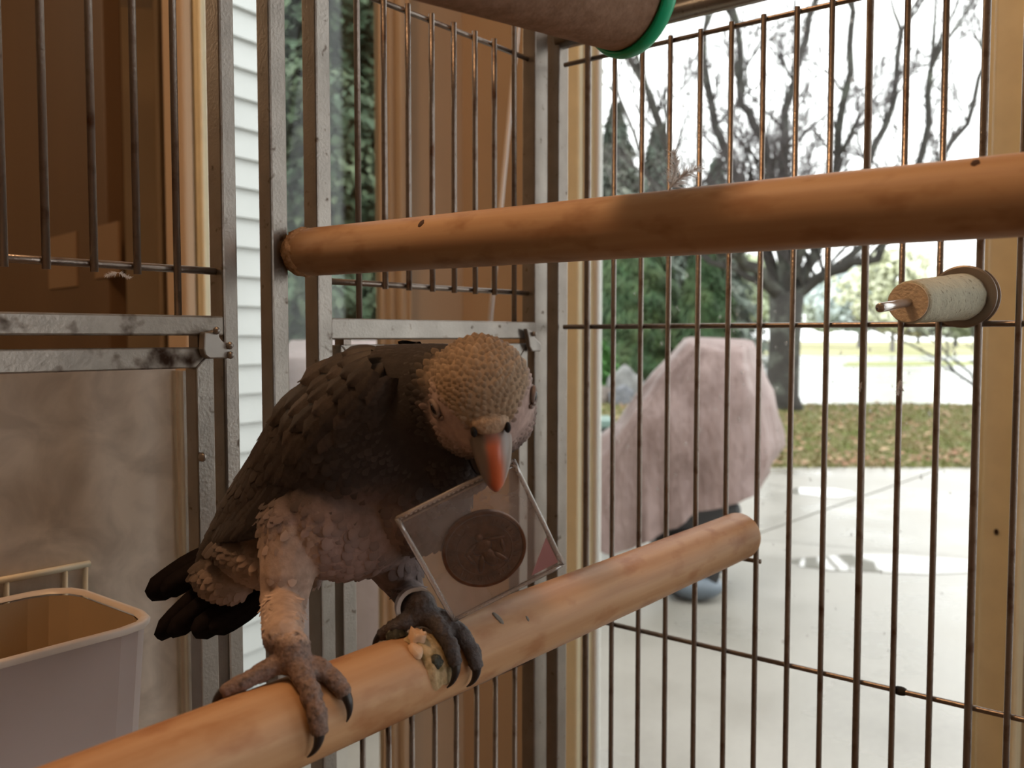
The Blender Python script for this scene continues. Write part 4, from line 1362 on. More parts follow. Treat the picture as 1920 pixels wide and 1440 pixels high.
def loft(mb, secs, n=28):
    """closed tube through (centre, r_side, r_up) sections; side axis stays horizontal-ish"""
    pts = [s[0] for s in secs]
    v, f = [], []
    for i, (c, ra, rb) in enumerate(secs):
        t = (pts[min(i + 1, len(pts) - 1)] - pts[max(i - 1, 0)]).normalized()
        side = SIDE - t * SIDE.dot(t); side.normalize()
        u = side.cross(t).normalized()
        for k in range(n):
            a = 2 * math.pi * k / n
            v.append(c + side * (math.cos(a) * ra) + u * (math.sin(a) * rb))
    for i in range(len(secs) - 1):
        for k in range(n):
            f.append((i * n + k, i * n + (k + 1) % n, (i + 1) * n + (k + 1) % n, (i + 1) * n + k))
    f.append(tuple(range(n))); f.append(tuple((len(secs) - 1) * n + k for k in range(n)))
    mb.add(v, f)

SIDE = Vector((-.33, -.94, 0)).normalized()      # the bird's flank that faces the camera
def bp(px, py, y): return at(px, py, y)
def pr(p, y): return p * y / F

bb = MB()
spine = [  # px, py, y, flank radius px, dorsal radius px
    (385, 1062, .424, 26, 22), (425, 1030, .420, 56, 48), (480, 985, .414, 84, 78), (545, 925, .407, 112, 104),
    (620, 868, .400, 142, 146), (690, 828, .394, 160, 168), (755, 795, .386, 148, 158), (815, 768, .377, 122, 132), (862, 750, .366, 102, 108), (898, 742, .356, 84, 88)]
def dens(sp, k=4):
    out = []
    for i in range(len(sp) - 1):
        p0, p1, p2, p3 = sp[max(i - 1, 0)], sp[i], sp[i + 1], sp[min(i + 2, len(sp) - 1)]
        for j in range(k):
            s = j / k
            out.append(tuple(.5 * (2 * b + (c - a) * s + (2 * a - 5 * b + 4 * c - d) * s * s + (3 * b - a - 3 * c + d) * s ** 3) for a, b, c, d in zip(p0, p1, p2, p3)))
    out.append(sp[-1])
    return out
loft(bb, [(bp(a, b, y), pr(ra, y), pr(rb, y)) for a, b, y, ra, rb in dens(spine)])
X, Y = RIGHT, Vector((0, 1, 0))
# belly, breast, vent
bb.ellipsoid(bp(650, 955, .396), X, Y, ZAX, pr(150, .396), .036, pr(132, .396), 24, 16)
bb.ellipsoid(bp(780, 905, .393), X, Y, ZAX, pr(112, .39), .033, pr(135, .39), 24, 16)
bb.ellipsoid(bp(505, 1045, .408), (X - ZAX * .35).normalized(), Y, (ZAX + X * .35).normalized(), pr(110, .41), .022, pr(58, .41), 20, 12)
bb.ellipsoid(bp(430, 1085, .415), (X * .85 + ZAX * -.2).normalized(), Y, (ZAX + X * .2).normalized(), pr(70, .41), .015, pr(48, .41), 20, 12)
# throat and cheeks
bb.ellipsoid(bp(850, 835, .380), X, Y, ZAX, pr(95, .383), .024, pr(100, .383), 20, 14)
# head
bb.ellipsoid(hd(0, 0, 0), lat, fwd, up, .0198, .0238, .0208, 28, 18)
bb.ellipsoid(hd(0, .002, -.009), lat, fwd, up, .0206, .0190, .0180, 28, 18)
bb.ellipsoid(hd(0, .013, -.004), lat, fwd, up, .0125, .0118, .0135, 24, 14)
bb.ellipsoid(hd(0, -.014, -.010), lat, fwd, up, .0205, .020, .021, 24, 14)
# legs with feet
def chain(pts, rads, n=14):
    for i in range(len(pts)):
        bb.ellipsoid(pts[i], X, Y, ZAX, rads[i], rads[i], rads[i], 12, 8)
    bb.tube(pts, rads, n)
FT1, FT2 = perch_t(552), perch_t(800)
foot1 = perch_pt(FT1, .05, PR + .0062)
foot2 = perch_pt(FT2, .0, PR + .0058)
leg1 = [bp(560, 985, .380), bp(540, 1070, .372), bp(530, 1140, .366), bp(530, 1195, foot1.y + .006), foot1 + Vector((-.001, .002, .004)), foot1]
chain(leg1, [pr(78, .38), pr(54, .37), pr(42, .366), pr(34, .36), pr(30, .355), .0054])
leg2 = [bp(705, 1000, .402), bp(745, 1065, .404), bp(765, 1110, .405), bp(776, 1140, foot2.y + .004), foot2 + Vector((-.002, .001, .004)), foot2]
chain(leg2, [pr(70, .40), pr(50, .404), pr(33, .405), pr(25, .41), pr(24, .41), .0046])
def toe(path, r0, r1):
    pts = []
    for i in range(len(path) - 1):
        for j in range(3): pts.append(path[i].lerp(path[i + 1], j / 3))
    pts.append(path[-1])
    n = len(pts)
    rr = [r0 + (r1 - r0) * i / (n - 1) for i in range(n)]
    rr = [r * (1 + .10 * math.sin(i * 2.1)) for i, r in enumerate(rr)]
    chain(pts, rr, 10)
    return pts[-1], (pts[-1] - pts[-2]).normalized()
R1 = PR + .0034
claws = []
def wrap(ft, dts, phis, rs_, r0, r1, start=None):
    path = ([start] if start is not None else []) + [perch_pt(ft + dt, ph, r) for dt, ph, r in zip(dts, phis, rs_)]
    return toe(path, r0, r1)
# near foot (left in the picture)
t1 = wrap(FT1, (.0012, .0024, .0034, .0040), (.25, .65, 1.05, 1.36), (R1 + .0012, R1, R1, R1), .0042, .0034, foot1)
t2 = wrap(FT1, (-.0058, -.0085, -.0096), (.28, .60, .92), (R1 + .0010, R1, R1), .0040, .0032, foot1)
t3 = wrap(FT1, (.006, .015, .021), (-.25, -.35, -.55), (R1 + .0015, R1 - .0002, R1 - .001), .0040, .0028, foot1)
# far foot
t4 = wrap(FT2, (-.0048, -.0072, -.0088, -.0092), (.25, .70, 1.15, 1.45), (R1 + .0012, R1, R1, R1), .0042, .0032, foot2)
t5 = wrap(FT2, (.0006, .0016, .0022), (.35, .85, 1.22), (R1 + .0012, R1 + .0004, R1), .0040, .0031, foot2)
t6 = wrap(FT2, (.006, .010, .012), (-.25, -.40, -.75), (R1 + .0012, R1, R1), .0040, .0030, foot2)

me0 = newmesh('body_raw', bb.v, bb.f)
tmp = bpy.data.objects.new('body_raw', me0); COL.objects.link(tmp)
rm = tmp.modifiers.new('r', 'REMESH'); rm.mode = 'VOXEL'; rm.voxel_size = .00098; rm.use_smooth_shade = True
sm = tmp.modifiers.new('s', 'SMOOTH'); sm.factor = .5; sm.iterations = 5
dg = bpy.context.evaluated_depsgraph_get()
body_me = bpy.data.meshes.new_from_object(tmp.evaluated_get(dg))
bpy.data.objects.remove(tmp)
body_me.name = 'body'
for v in body_me.vertices:       # rough scutes on the feet and shanks
    t_ = -(v.co - PE).dot(PAX)
    rad_ = ((v.co - PE) + PAX * t_).length
    if rad_ < PR + .022 and px_of(v.co)[1] > 1140:
        k_ = noise.voronoi(v.co * 620)[0][0]
        v.co += v.normal * (.0009 * (.5 - k_))
body_me.update()
bvh = BVHTree.FromPolygons([v.co.copy() for v in body_me.vertices], [tuple(p.vertices) for p in body_me.polygons])

# --- colouring of the plumage by place on the body
def smooth01(a, b, x):
    t = max(0., min(1., (x - a) / (b - a)))
    return t * t * (3 - 2 * t)
def lerp3(a, b, t): return tuple(x + (y - x) * t for x, y in zip(a, b))
SPN = [(bp(a, b, y)) for a, b, y, ra, rb in dens(spine, 3)]
C_CROWN, C_FACE, C_NECK, C_BREAST, C_BELLY, C_THIGH, C_FOOT, C_BACK, C_VENT = (.36, .26, .175), (.44, .33, .30), (.034, .028, .026), (.036, .029, .028), (.33, .245, .23), (.42, .31, .25), (.20, .135, .11), (.040, .031, .027), (.36, .275, .25)
LEGSEG = [(leg1, 1), (leg2, 2)]
def seg_d(p, a, b):
    d = b - a; t = max(0, min(1, (p - a).dot(d) / d.length_squared))
    return (p - a - d * t).length, t
def region(p):
    """(colour, kind, flow) of the bird's surface at p"""
    q = p - HEAD
    l, f_, u = q.dot(lat), q.dot(fwd), q.dot(up)
    px, py = px_of(p)
    # feet: anything close to the perch
    t = -(p - PE).dot(PAX)
    rad = ((p - PE) + PAX * t).length
    if rad < PR + .0125 and py > 1120:
        return (C_FOOT if px < 690 else (.075, .064, .064)), 'foot', (p - (foot1 if px < 690 else foot2))
    # lower legs
    for leg, k in LEGSEG:
        for i in (2, 3, 4):
            d, _ = seg_d(p, leg[i - 1 if i > 2 else 1], leg[i]) if i > 2 else (1, 0)
            if d < .0105 and py > (1185 if k == 1 else 1105):
                return lerp3(C_THIGH, C_FOOT, smooth01(1185, 1215, py) if k == 1 else .0) if k == 1 else (.12, .10, .10), 'shank', Vector((0, 0, -1))
    dh = q.length
    if dh < .0275 and f_ > -.020:
        face = f_ > -.002 and u < .0085 - .0 * f_ and abs(l) < .0235 and u > -.019
        # bare pale skin round the eyes and beak
        ub = .0015 + .0065 * smooth01(.004, .014, abs(l))
        fx = smooth01(-.004, .006, f_) * (1 - smooth01(ub - .0015, ub + .0020, u)) * smooth01(-.020, -.003, u)
        fx *= 1 - smooth01(.0212, .0240, dh) * smooth01(.014, .006, f_)
        crown = smooth01(-.001, .005, u)
        back = smooth01(.004, -.016, f_)
        base = lerp3(C_NECK, C_CROWN, max(crown, .0) * (1 - .45 * back))
        if u < .004: base = lerp3(base, (.10, .082, .078), .6 * (1 - back))
        col = lerp3(base, C_FACE, fx)
        col = lerp3(col, C_NECK, smooth01(.0225, .0265, dh) * smooth01(.012, .002, f_))
        return col, ('face' if fx > .85 else 'head'), (q - fwd * .03 + up * -.004)
    # body: along the spine
    best, bi = 9, 0
    for i, c in enumerate(SPN):
        d = (p - c).length
        if d < best: best, bi = d, i
    tdir_ = (SPN[max(bi - 1, 0)] - SPN[min(bi + 1, len(SPN) - 1)]).normalized()
    ventral = smooth01(.006, -.024, (p - SPN[bi]).z)
    k = bi / (len(SPN) - 1)
    dorsal = lerp3(C_BACK, C_NECK, smooth01(.55, .9, k))
    # pale belly and vent, dark breast
    pale = smooth01(.70, .47, k + .00055 * (960 - py) * .6)
    low = lerp3(C_BREAST, C_BELLY, smooth01(885, 1010, py) * smooth01(840, 700, px))
    low = lerp3(low, C_VENT, smooth01(560, 470, px))
    if px < 600 and py > 985: low = lerp3(low, C_THIGH, .8)
    col = lerp3(dorsal, low, ventral)
    d1 = min(seg_d(p, leg1[0], leg1[1])[0], seg_d(p, leg1[1], leg1[2])[0], seg_d(p, leg1[2], leg1[3])[0])
    d2 = min(seg_d(p, leg2[1], leg2[2])[0], seg_d(p, leg2[2], leg2[3])[0])
    if d1 < .016 and py > 1030: return lerp3(col, C_THIGH, smooth01(1030, 1075, py)), 'thigh', Vector((-.1, 0, -1))
    if d2 < .014 and py > 1070: return lerp3(col, (.20, .16, .155), .8), 'thigh', Vector((.2, 0, -1))
    return col, 'body', tdir_ - ZAX * .45 * (1 if k > .25 else .1)

ca = body_me.color_attributes.new('Col', 'FLOAT_COLOR', 'POINT')
vals = []
for v in body_me.vertices:
    c = region(v.co)[0]
    vals += [c[0], c[1], c[2], 1.]
ca.data.foreach_set('color', vals)
plum = mat('plumage', (.1, .1, .1), .8, attr='Col', var=.22, vscale=260, bump=.4, bscale=900, spec=.25)
body_me.materials.clear()
body_o = link('body', body_me, plum, bird)
skin = mat('foot_skin', (.1, .1, .1), .6, attr='Col', color2=(.07, .048, .04), c2fac=(.55, .72), c2scale=420, var=.35, vscale=900, bump=1., bscale=520, spec=.35)
body_me.materials.append(skin)
for pl in body_me.polygons:
    if region(pl.center)[1] in ('foot', 'shank'): pl.material_index = 1
body_o['label'] = 'plump grey feathered body with bare scaly feet'

# --- scale-like feathers over the body
def feather_geo(p, d, n, L, W, lift=.25, rows=3, tipw=.55, cup=.12, root_in=.0):
    """small rounded feather: flat leaf lying on the surface, tip slightly raised"""
    d = (d - n * d.dot(n))
    if d.length < 1e-6: d = n.orthogonal()
    d.normalize(); s = n.cross(d).normalized()
    v, f = [], []
    prof = [(0, .45), (.35, .95), (.7, 1.0), (.92, tipw), (1.0, .12)][:rows + 2]
    for t, w in prof:
        h = lift * L * t * (1 - .35 * t) - root_in
        c = p + d * (L * t) + n * h
        v += [c - s * (W * .5 * w) - n * (cup * W * w), c + n * (cup * W * .3), c + s * (W * .5 * w) - n * (cup * W * w)]
    for i in range(len(prof) - 1):
        a = i * 3
        f += [(a, a + 1, a + 4, a + 3), (a + 1, a + 2, a + 5, a + 4)]
    return v, f

def make_feather_mesh(name, items, m, parent):
    V, Fc, Cc = [], [], []
    for v, f, c, edge in items:
        k = len(V); V += v
        Fc += [tuple(i + k for i in q) for q in f]
        nrow = len(v) // 3
        for i in range(nrow):
            e = (i / (nrow - 1)) ** 2
            for j in range(3):
                cc_ = lerp3(c, edge, max(e, .5 * e + (.35 if j != 1 else 0)))
                Cc += [*cc_, 1.]
    me = newmesh(name, V, Fc, True)
    at_ = me.color_attributes.new('Col', 'FLOAT_COLOR', 'POINT')
    at_.data.foreach_set('color', Cc)
    o = link(name, me, m, parent); o['kind'] = 'stuff'
    return o

rs = random.Random(21)
polys = body_me.polygons
areas = [p.area for p in polys]
order = list(range(len(polys)))
rs.shuffle(order)
cell = {}
groups = {'head': [], 'neck': [], 'breast': [], 'thigh': []}
def ok(p, sp):
    k = (int(p.x / .006), int(p.y / .006), int(p.z / .006))
    for a in (-1, 0, 1):
        for b in (-1, 0, 1):
            for c in (-1, 0, 1):
                for q, s in cell.get((k[0] + a, k[1] + b, k[2] + c), ()):
                    if (q - p).length_squared < min(sp, s) ** 2: return False
    cell.setdefault(k, []).append((p, sp))
    return True
for i in order:
    pl = polys[i]
    p = pl.center.copy()
    col, kind, flow = region(p)
    if kind in ('foot', 'shank', 'face'): continue
    if kind == 'head':
        u = (p - HEAD).dot(up); fl_ = (p - HEAD).dot(fwd)
        sp = .0016 + .0008 * smooth01(.018, -.01, fl_)
        L, W, lift = sp * 1.75, sp * 1.35, .34
        g = 'head'
    elif kind == 'thigh':
        sp, g = .0034, 'thigh'; L, W, lift = .0050, .0036, -.04
    else:
        dh = (p - HEAD).length
        sp = .0020 + .0020 * smooth01(.030, .085, dh)
        L, W, lift = sp * 2.1, sp * 1.5, .07
        if max(col) > .085:      # fluffy pale underparts
            sp = .0023; L, W, lift = .0058, .0034, .0
            if px_of(p)[0] > 610: sp, L, W, lift = .0034, .0072, .0052, .015
        g = 'neck' if dh < .06 else 'breast'
    if not ok(p, sp): continue
    n = pl.normal.copy()
    jit = 1 + rs.uniform(-.22, .22)
    c = tuple(x * jit for x in col)
    if g == 'head': edge = tuple(min(1, x * 1.45) for x in c); c = tuple(x * .62 for x in c)
    elif g == 'neck': edge = tuple(x * 1.7 for x in c)
    else: edge = tuple(x * (.62 if g == 'breast' and px_of(p)[0] > 610 else 1.05) for x in c)
    if g == 'thigh' and px_of(p)[1] > 1140: L *= .55
    fl2 = flow + Vector((rs.uniform(-1, 1), rs.uniform(-1, 1), rs.uniform(-1, 1))) * flow.length * .10
    v, f = feather_geo(p - n * .0002, fl2, n, L * jit, W, lift, cup=.14 if g == 'head' else .08)
    groups[g].append((v, f, c, edge))
fmat = mat('feather_small', (.1, .1, .1), .7, attr='Col', spec=.3)
make_feather_mesh('head_feathers', groups['head'], fmat, bird)
make_feather_mesh('neck_feathers', groups['neck'], fmat, bird)
make_feather_mesh('breast_feathers', groups['breast'], fmat, bird)
make_feather_mesh('thigh_feathers', groups['thigh'], fmat, bird)

# --- wing: shell and separate feathers
back_edge = [(716, 676), (655, 678), (592, 712), (540, 762), (500, 828), (462, 890), (428, 948), (396, 1020)]
low_edge = [(722, 702), (722, 770), (692, 828), (650, 880), (608, 925), (570, 962), (540, 988), (452, 1018)]
def cr(pts, s):
    n = len(pts) - 1
    x = max(0, min(n - 1e-6, s * n)); i = int(x); t = x - i
    p0, p1, p2, p3 = pts[max(i - 1, 0)], pts[i], pts[i + 1], pts[min(i + 2, n)]
    return tuple(.5 * (2 * b + (c - a) * t + (2 * a - 5 * b + 4 * c - d) * t * t + (3 * b - a - 3 * c + d) * t ** 3) for a, b, c, d in zip(p0, p1, p2, p3))
def wing_pt(a, b, off=.004):
    x0, y0 = cr(back_edge, a); x1, y1 = cr(low_edge, a)
    px, py = x0 + (x1 - x0) * b, y0 + (y1 - y0) * b
    sx, sy = 500 + .0 * px, 0
    # find the body surface below this place of the wing
    d = ray(px, py).normalized()
    hit = bvh.ray_cast(CAM, d)
    ydef = .372 + .030 * a + .020 * abs(b - .5) ** 2
    if hit[0] is None:
        y = ydef
    else:
        y = hit[0].y - off
        y = y * .55 + (.358 + .036 * a + .05 * (b - .5) ** 2 + .018 * max(0, .5 - b)) * .45
    return at(px, py, y)
wv, wf = [], []
NA, NB = 26, 14
grid = [[wing_pt(i / NA, j / NB) for j in range(NB + 1)] for i in range(NA + 1)]
for it in range(3):      # even out the depth
    g2 = [[p.copy() for p in r] for r in grid]
    for i in range(NA + 1):
        for j in range(NB + 1):
            nb = [grid[x][y] for x, y in ((i - 1, j), (i + 1, j), (i, j - 1), (i, j + 1)) if 0 <= x <= NA and 0 <= y <= NB]
            my = sum((q.y for q in nb)) / len(nb)
            px, py = px_of(grid[i][j])
            g2[i][j] = at(px, py, grid[i][j].y * .4 + my * .6)
    grid = g2
def W(a, b):
    x, y = max(0, min(NA - 1e-6, a * NA)), max(0, min(NB - 1e-6, b * NB))
    i, j = int(x), int(y); s, t = x - i, y - j
    return (grid[i][j] * (1 - s) + grid[i + 1][j] * s) * (1 - t) + (grid[i][j + 1] * (1 - s) + grid[i + 1][j + 1] * s) * t
def Wn(a, b):
    e = .03
    da = W(min(1, a + e), b) - W(max(0, a - e), b); db = W(a, min(1, b + e)) - W(a, max(0, b - e))
    n = da.cross(db).normalized()
    return n if n.dot(CAM - W(a, b)) > 0 else -n
n = NB + 1
for i in range(NA + 1):
    for j in range(NB + 1): wv.append(grid[i][j])
for i in range(NA + 1):
    for j in range(NB + 1):
        k = 1 - (2 * i / NA - 1) ** 4
        m_ = 1 - (2 * j / NB - 1) ** 4
        wv.append(grid[i][j] - Wn(i / NA, j / NB) * (.001 + .008 * k * m_))
T = (NA + 1) * n
for i in range(NA):
    for j in range(NB):
        q = (i * n + j, i * n + j + 1, (i + 1) * n + j + 1, (i + 1) * n + j)
        wf.append(q); wf.append(tuple(T + x for x in q[::-1]))
wing_m = mat('wing_dark', (.034, .026, .022), .6, var=.25, vscale=150, spec=.35)
wmb = MB().add(wv, wf)
# the same wing on the far flank, mirrored in the bird's middle plane
mid0 = SPN[len(SPN) // 2]
axis_dir = (SPN[-4] - SPN[3]).normalized()
mn = (SIDE - axis_dir * SIDE.dot(axis_dir)).normalized()
def mirror(p):
    return p - mn * (2 * (p - mid0).dot(mn))
wing = wmb.build('wing', wing_m, bird, smooth=True)
wing['label'] = 'folded dark wing facing the camera'
fw = MB().add([mirror(p) for p in wv], wf).build('wing', wing_m, bird, smooth=True)
fw['label'] = 'folded dark wing on the far flank'

wf_m = [mat('wing_feather_a', (.040, .030, .025), .55, var=.3, vscale=500, spec=.3, bump=.3, bscale=1500),
        mat('wing_feather_b', (.030, .022, .019), .55, var=.3, vscale=500, spec=.3, bump=.3, bscale=1500),
        mat('wing_feather_c', (.058, .043, .036), .55, var=.3, vscale=500, spec=.3, bump=.3, bscale=1500)]
def wing_feather(a0, b0, a1, b1, width, off, name, m, mirror_too=True, parent=wing, nseg=7):
    """feather lying on the wing from (a0,b0) to (a1,b1)"""
    v, f = [], []
    for i in range(nseg + 1):
        t = i / nseg
        a, b = a0 + (a1 - a0) * t, b0 + (b1 - b0) * t
        c = W(a, b); nn = Wn(a, b)
        t2 = min(1, t + .05); t1 = max(0, t - .05)
        d = (W(a0 + (a1 - a0) * t2, b0 + (b1 - b0) * t2) - W(a0 + (a1 - a0) * t1, b0 + (b1 - b0) * t1)).normalized()
        s = nn.cross(d).normalized()
        w = width * (.5 + .5 * math.sin(min(1, t * 1.6) * math.pi / 2)) * (1 if t < .72 else math.sqrt(max(0.02, 1 - ((t - .72) / .285) ** 2)))
        h = off + .0012 * t
        v += [c - s * w * .5 + nn * (h - .0008), c - s * w * .06 + nn * (h + .0002), c + s * w * .06 + nn * (h + .0002), c + s * w * .5 + nn * (h - .0008)]
    for i in range(nseg):
        for j in range(3):
            f.append((i * 4 + j, i * 4 + j + 1, (i + 1) * 4 + j + 1, (i + 1) * 4 + j))
    o = MB().add(v, f).build(name, m, parent, smooth=True)
    if mirror_too:
        MB().add([mirror(p) for p in v], f).build(name, m, fw, smooth=True)
    return o
rs = random.Random(5)
# flight feathers, then three rows of coverts, longest underneath
for k in range(9):
    b = .10 + .86 * k / 8
    a1 = .99 - .10 * (k / 8) ** 1.5 + rs.uniform(-.015, .015)
    wing_feather(.42, .2 + .6 * (k / 8), a1, b * .93 + .04, .0145, .0006 + .0002 * k, 'flight_feather', wf_m[k % 2])
for k in range(8):
    b = .08 + .84 * k / 7
    wing_feather(.30, b, .66 + rs.uniform(-.03, .03), b + .03, .0135, .0024, 'covert_feather', wf_m[rs.choice((0, 1, 0))])
for row, (a0, L, w, n_) in enumerate(((.30, .20, .0115, 8), (.22, .18, .0105, 8), (.14, .17, .0098, 8), (.06, .16, .0092, 8), (.0, .14, .0088, 7))):
    for k in range(n_):
        b = .05 + .88 * (k + (.5 if row % 2 else .1)) / n_
        a = a0 + rs.uniform(-.015, .015) + .05 * math.sin(b * math.pi)
        wing_feather(a, b, a + L + rs.uniform(-.02, .02), b + rs.uniform(-.03, .03), w * rs.uniform(.9, 1.1), .0036 + .0007 * row, 'covert_feather', wf_m[rs.choice((0, 2, 0, 1, 2))], nseg=5)

# --- tail
tail_m = mat('tail_black', (.010, .007, .007), .85, var=.3, vscale=300, spec=.1)
def blade(pts, width, nm, tilt, m=tail_m, tipk=.35):
    """tail feather along three measured points, blade roughly facing tilt"""
    a, b, c = pts
    v, f = [], []
    N = 9
    for i in range(N + 1):
        t = i / N
        p = a * (1 - t) ** 2 + b * (2 * t * (1 - t)) + c * t * t
        d = ((b - a) * (1 - t) + (c - b) * t).normalized()
        s = d.cross(tilt).normalized(); nn = s.cross(d)
        w = width * (.55 + .45 * min(1, t * 2)) * (1 if t < .82 else max(tipk, math.sqrt(max(0, 1 - ((t - .82) / .2) ** 2))))
        v += [p - s * w * .5, p + nn * .0012, p + s * w * .5, p - nn * .0003]
    for i in range(N):
        x = i * 4; y = x + 4
        f += [(x, x + 1, y + 1, y), (x + 1, x + 2, y + 2, y + 1), (x + 2, x + 3, y + 3, y + 2), (x + 3, x, y, y + 3)]
    f += [(0, 3, 2, 1), tuple(N * 4 + j for j in range(4))]
    return MB().add(v, f).build(nm, m, bird, smooth=True)
tl = Vector((.35, -.9, .25)).normalized()
for pts, w in (
    (((455, 1010, .418), (360, 1060, .421), (278, 1118, .420)), .0135),
    (((450, 1030, .416), (370, 1070, .419), (305, 1112, .418)), .0110),
    (((450, 1055, .412), (375, 1110, .413), (296, 1196, .412)), .0110),
    (((460, 1070, .410), (395, 1125, .410), (318, 1190, .409)), .0105),
    (((490, 1090, .408), (430, 1150, .407), (362, 1188, .405)), .0120),
    (((515, 1095, .407), (470, 1145, .405), (395, 1182, .403)), .0105),
    (((440, 1010, .424), (350, 1055, .428), (285, 1108, .427)), .0105)):
    blade([at(*p) for p in pts], w, 'tail_feather', tl)
# --- beak
def mandible(path, widths, heights, nm, m, n=20):
    v, f = [], []
    pts = [hd(0, a, b) for a, b in path]
    for i, c in enumerate(pts):
        t = (pts[min(i + 1, len(pts) - 1)] - pts[max(i - 1, 0)]).normalized()
        u_ = lat.cross(t).normalized()
        if u_.dot(fwd) < 0: u_ = -u_
        for k in range(n):
            an = 2 * math.pi * k / n
            ck, sk = math.cos(an), math.sin(an)
            v.append(c + lat * (widths[i] * ck * (1 - .25 * max(0, sk))) + u_ * (heights[i] * (sk if sk > 0 else sk * .7)))
    for i in range(len(pts) - 1):
        for k in range(n):
            f.append((i * n + k, i * n + (k + 1) % n, (i + 1) * n + (k + 1) % n, (i + 1) * n + k))
    f.append(tuple(range(n))); f.append(tuple((len(pts) - 1) * n + k for k in range(n)))
    return MB().add(v, f).build(nm, m, bird, smooth=True)
bpath = dens([(.0165, -.0020), (.0235, -.0030), (.0278, -.0075), (.0296, -.0130), (.0290, -.0182), (.0270, -.0220), (.0248, -.0240)], 3)
bw = [x[0] for x in dens([(.0080,), (.0078,), (.0068,), (.0054,), (.0038,), (.0022,), (.0005,)], 3)]
bh = [x[0] for x in dens([(.0065,), (.0068,), (.0072,), (.0064,), (.0050,), (.0032,), (.0008,)], 3)]
bm_ = bpy.data.materials.new('beak_horn'); bm_.use_nodes = True
beak = mandible(bpath, bw, bh, 'upper_beak', bm_)
me = beak.data
ca = me.color_attributes.new('Col', 'FLOAT_COLOR', 'POINT')
vals = []
for v in me.vertices:
    q = v.co - HEAD; l, f_, u = q.dot(lat), q.dot(fwd), q.dot(up)
    tipd = smooth01(-.014, -.023, u)
    ridge = 1 - smooth01(.0012, .0040, abs(l - .0002))
    c = lerp3((.24, .20, .18), (.62, .14, .055), ridge * smooth01(.005, .0, u))
    c = lerp3(c, (.07, .05, .045), tipd * (.85 - .5 * ridge * (1 - smooth01(-.020, -.025, u))))
    vals += [*c, 1.]
ca.data.foreach_set('color', vals)
nt = bm_.node_tree; a_ = nt.nodes.new('ShaderNodeAttribute'); a_.attribute_name = 'Col'
b_ = nt.nodes['Principled BSDF']; nt.links.new(a_.outputs['Color'], b_.inputs['Base Color']); b_.inputs['Roughness'].default_value = .38
beak['label'] = 'reddish horn-coloured upper beak with dark tip'
dark_horn = mat('horn_black', (.018, .015, .015), .35)
lpath = dens([(.008, -.014), (.0150, -.0180), (.0205, -.0225), (.0225, -.0265)], 3)
lw = [x[0] for x in dens([(.0090,), (.0088,), (.0066,), (.0020,)], 3)]
lh = [x[0] for x in dens([(.0060,), (.0055,), (.0040,), (.0012,)], 3)]
lbk = mandible(lpath, lw, lh, 'lower_beak', dark_horn); lbk['label'] = 'black lower beak'
# cere with nostrils
cere = MB().ellipsoid(hd(0, .0205, .0048), lat, (fwd - up * .3).normalized(), (up + fwd * .3).normalized(), .0074, .0056, .0042, 18, 12).build('cere', mat('cere_skin', (.44, .31, .21), .7, var=.25, vscale=700, bump=1., bscale=600), bird, smooth=True)
for s in (-1, 1):
    c = hd(s * .0062, .0238, .0036)
    MB().ellipsoid(c, lat, fwd, up, .0013, .0022, .0021, 12, 8).build('nostril', mat('nostril_dark_%d' % s, (.006, .004, .004), .9), cere, smooth=True)
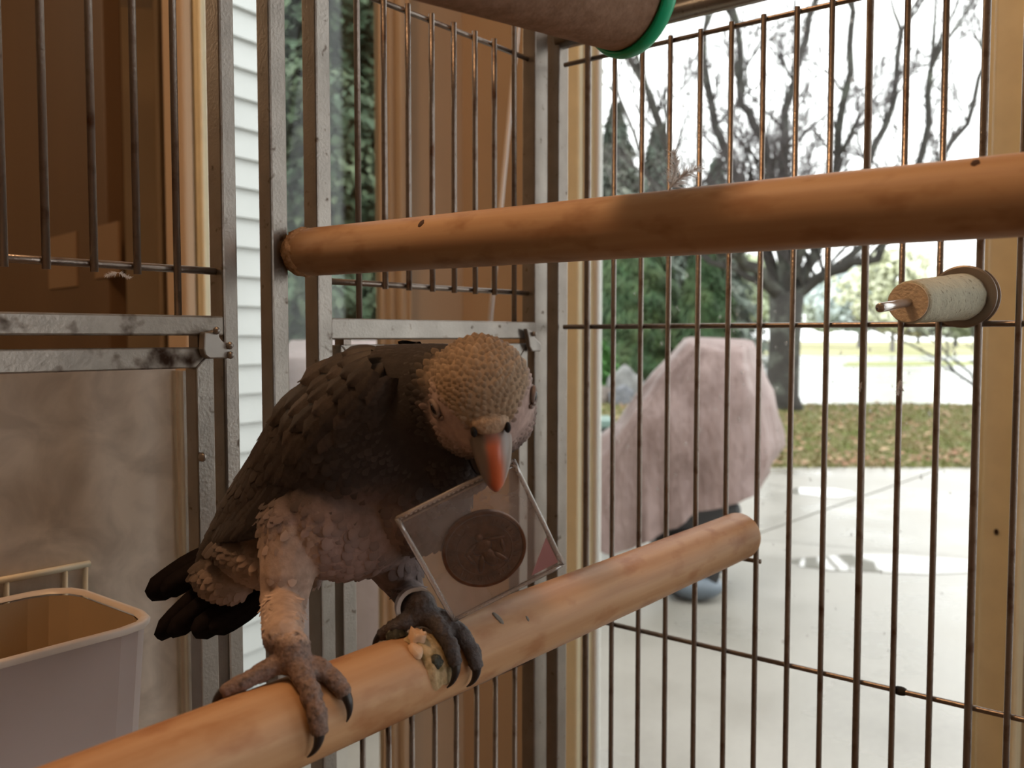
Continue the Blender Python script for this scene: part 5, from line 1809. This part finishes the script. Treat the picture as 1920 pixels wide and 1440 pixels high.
# eyes: dark ball, pale iris, folds of lid
iris = mat('iris_pale', (.16, .13, .09), .15)
pupil = mat('pupil_black', (.005, .005, .005), .08)
lid = mat('eyelid_skin', (.20, .145, .125), .6, bump=.4, bscale=900)
for s in (-1, 1):
    ec = hd(s * .0190, .0085, .0030)
    hit = bvh.find_nearest(ec)
    p, nrm = hit[0], hit[1]
    tu = (up - nrm * up.dot(nrm)).normalized(); tf = nrm.cross(tu)
    eye = MB().ellipsoid(p - nrm * .0006, tf, tu, nrm, .0033, .0026, .0026, 18, 12).build('eye', iris, bird, smooth=True)
    MB().ellipsoid(p + nrm * .0010, tf, tu, nrm, .0024, .0019, .0012, 14, 8).build('pupil', pupil, eye, smooth=True)
    for sg, rr in ((1, 1.0), (-1, 1.0), (-1, 1.35)):
        pts = []
        for k in range(13):
            an = math.pi * k / 12
            pts.append(p + tf * (math.cos(an) * .0040 * rr) + tu * (sg * math.sin(an) * (.0021 if sg > 0 else .0023) * rr) + nrm * (.0009 if rr == 1 else .0002))
        MB().tube(pts, [.0005 + .0006 * math.sin(math.pi * k / 12) for k in range(13)], 7).build('eyelid', lid, eye, smooth=True)
# claws
def claw(tip_dir, ft_sign, length=.0130, r=.0024):
    p, d = tip_dir
    t = -(p - PE).dot(PAX)
    cen = PE - PAX * t
    rad = (p - cen).normalized()
    pts, rr = [], []
    x = p - d * .0012
    dd = (d + rad * .28).normalized()
    N = 8
    for i in range(N + 1):
        pts.append(x.copy()); rr.append(r * (1 - .88 * (i / N) ** 1.2))
        inward = -(x - cen); inward -= PAX * inward.dot(PAX); inward.normalize()
        dd = (dd + inward * .16 + ZAX * -.02 + Vector((-.05, 0, 0))).normalized()
        x = x + dd * (length / N)
    MB().tube(pts, rr, 9).build('claw', dark_horn, bird, smooth=True)
for tt in (t1, t2, t4, t5): claw(tt, 1)
claw(t3, -1, .008); claw(t6, -1, .009)
# leg band
bc = leg2[3].lerp(leg2[4], .25)
bd = (leg2[4] - leg2[2]).normalized()
x_ = bd.orthogonal().normalized(); y_ = bd.cross(x_)
pts = [bc + (x_ * math.cos(t) + y_ * math.sin(t)) * .0072 for t in [2 * math.pi * i / 28 for i in range(29)]]
band_m = mat('band_steel', (.50, .50, .53), .3, metal=.6)
v, f = [], []
for k in range(28):
    an = 2 * math.pi * k / 28
    o_ = x_ * math.cos(an) + y_ * math.sin(an)
    v += [bc + o_ * .0068 - bd * .0034, bc + o_ * .0084 - bd * .0034, bc + o_ * .0084 + bd * .0034, bc + o_ * .0068 + bd * .0034]
for k in range(28):
    a = k * 4; b = ((k + 1) % 28) * 4
    for j in range(4): f.append((a + j, b + j, b + (j + 1) % 4, a + (j + 1) % 4))
bo = MB().add(v, f).build('leg_band', band_m, bird); bo['label'] = 'grey metal leg band'
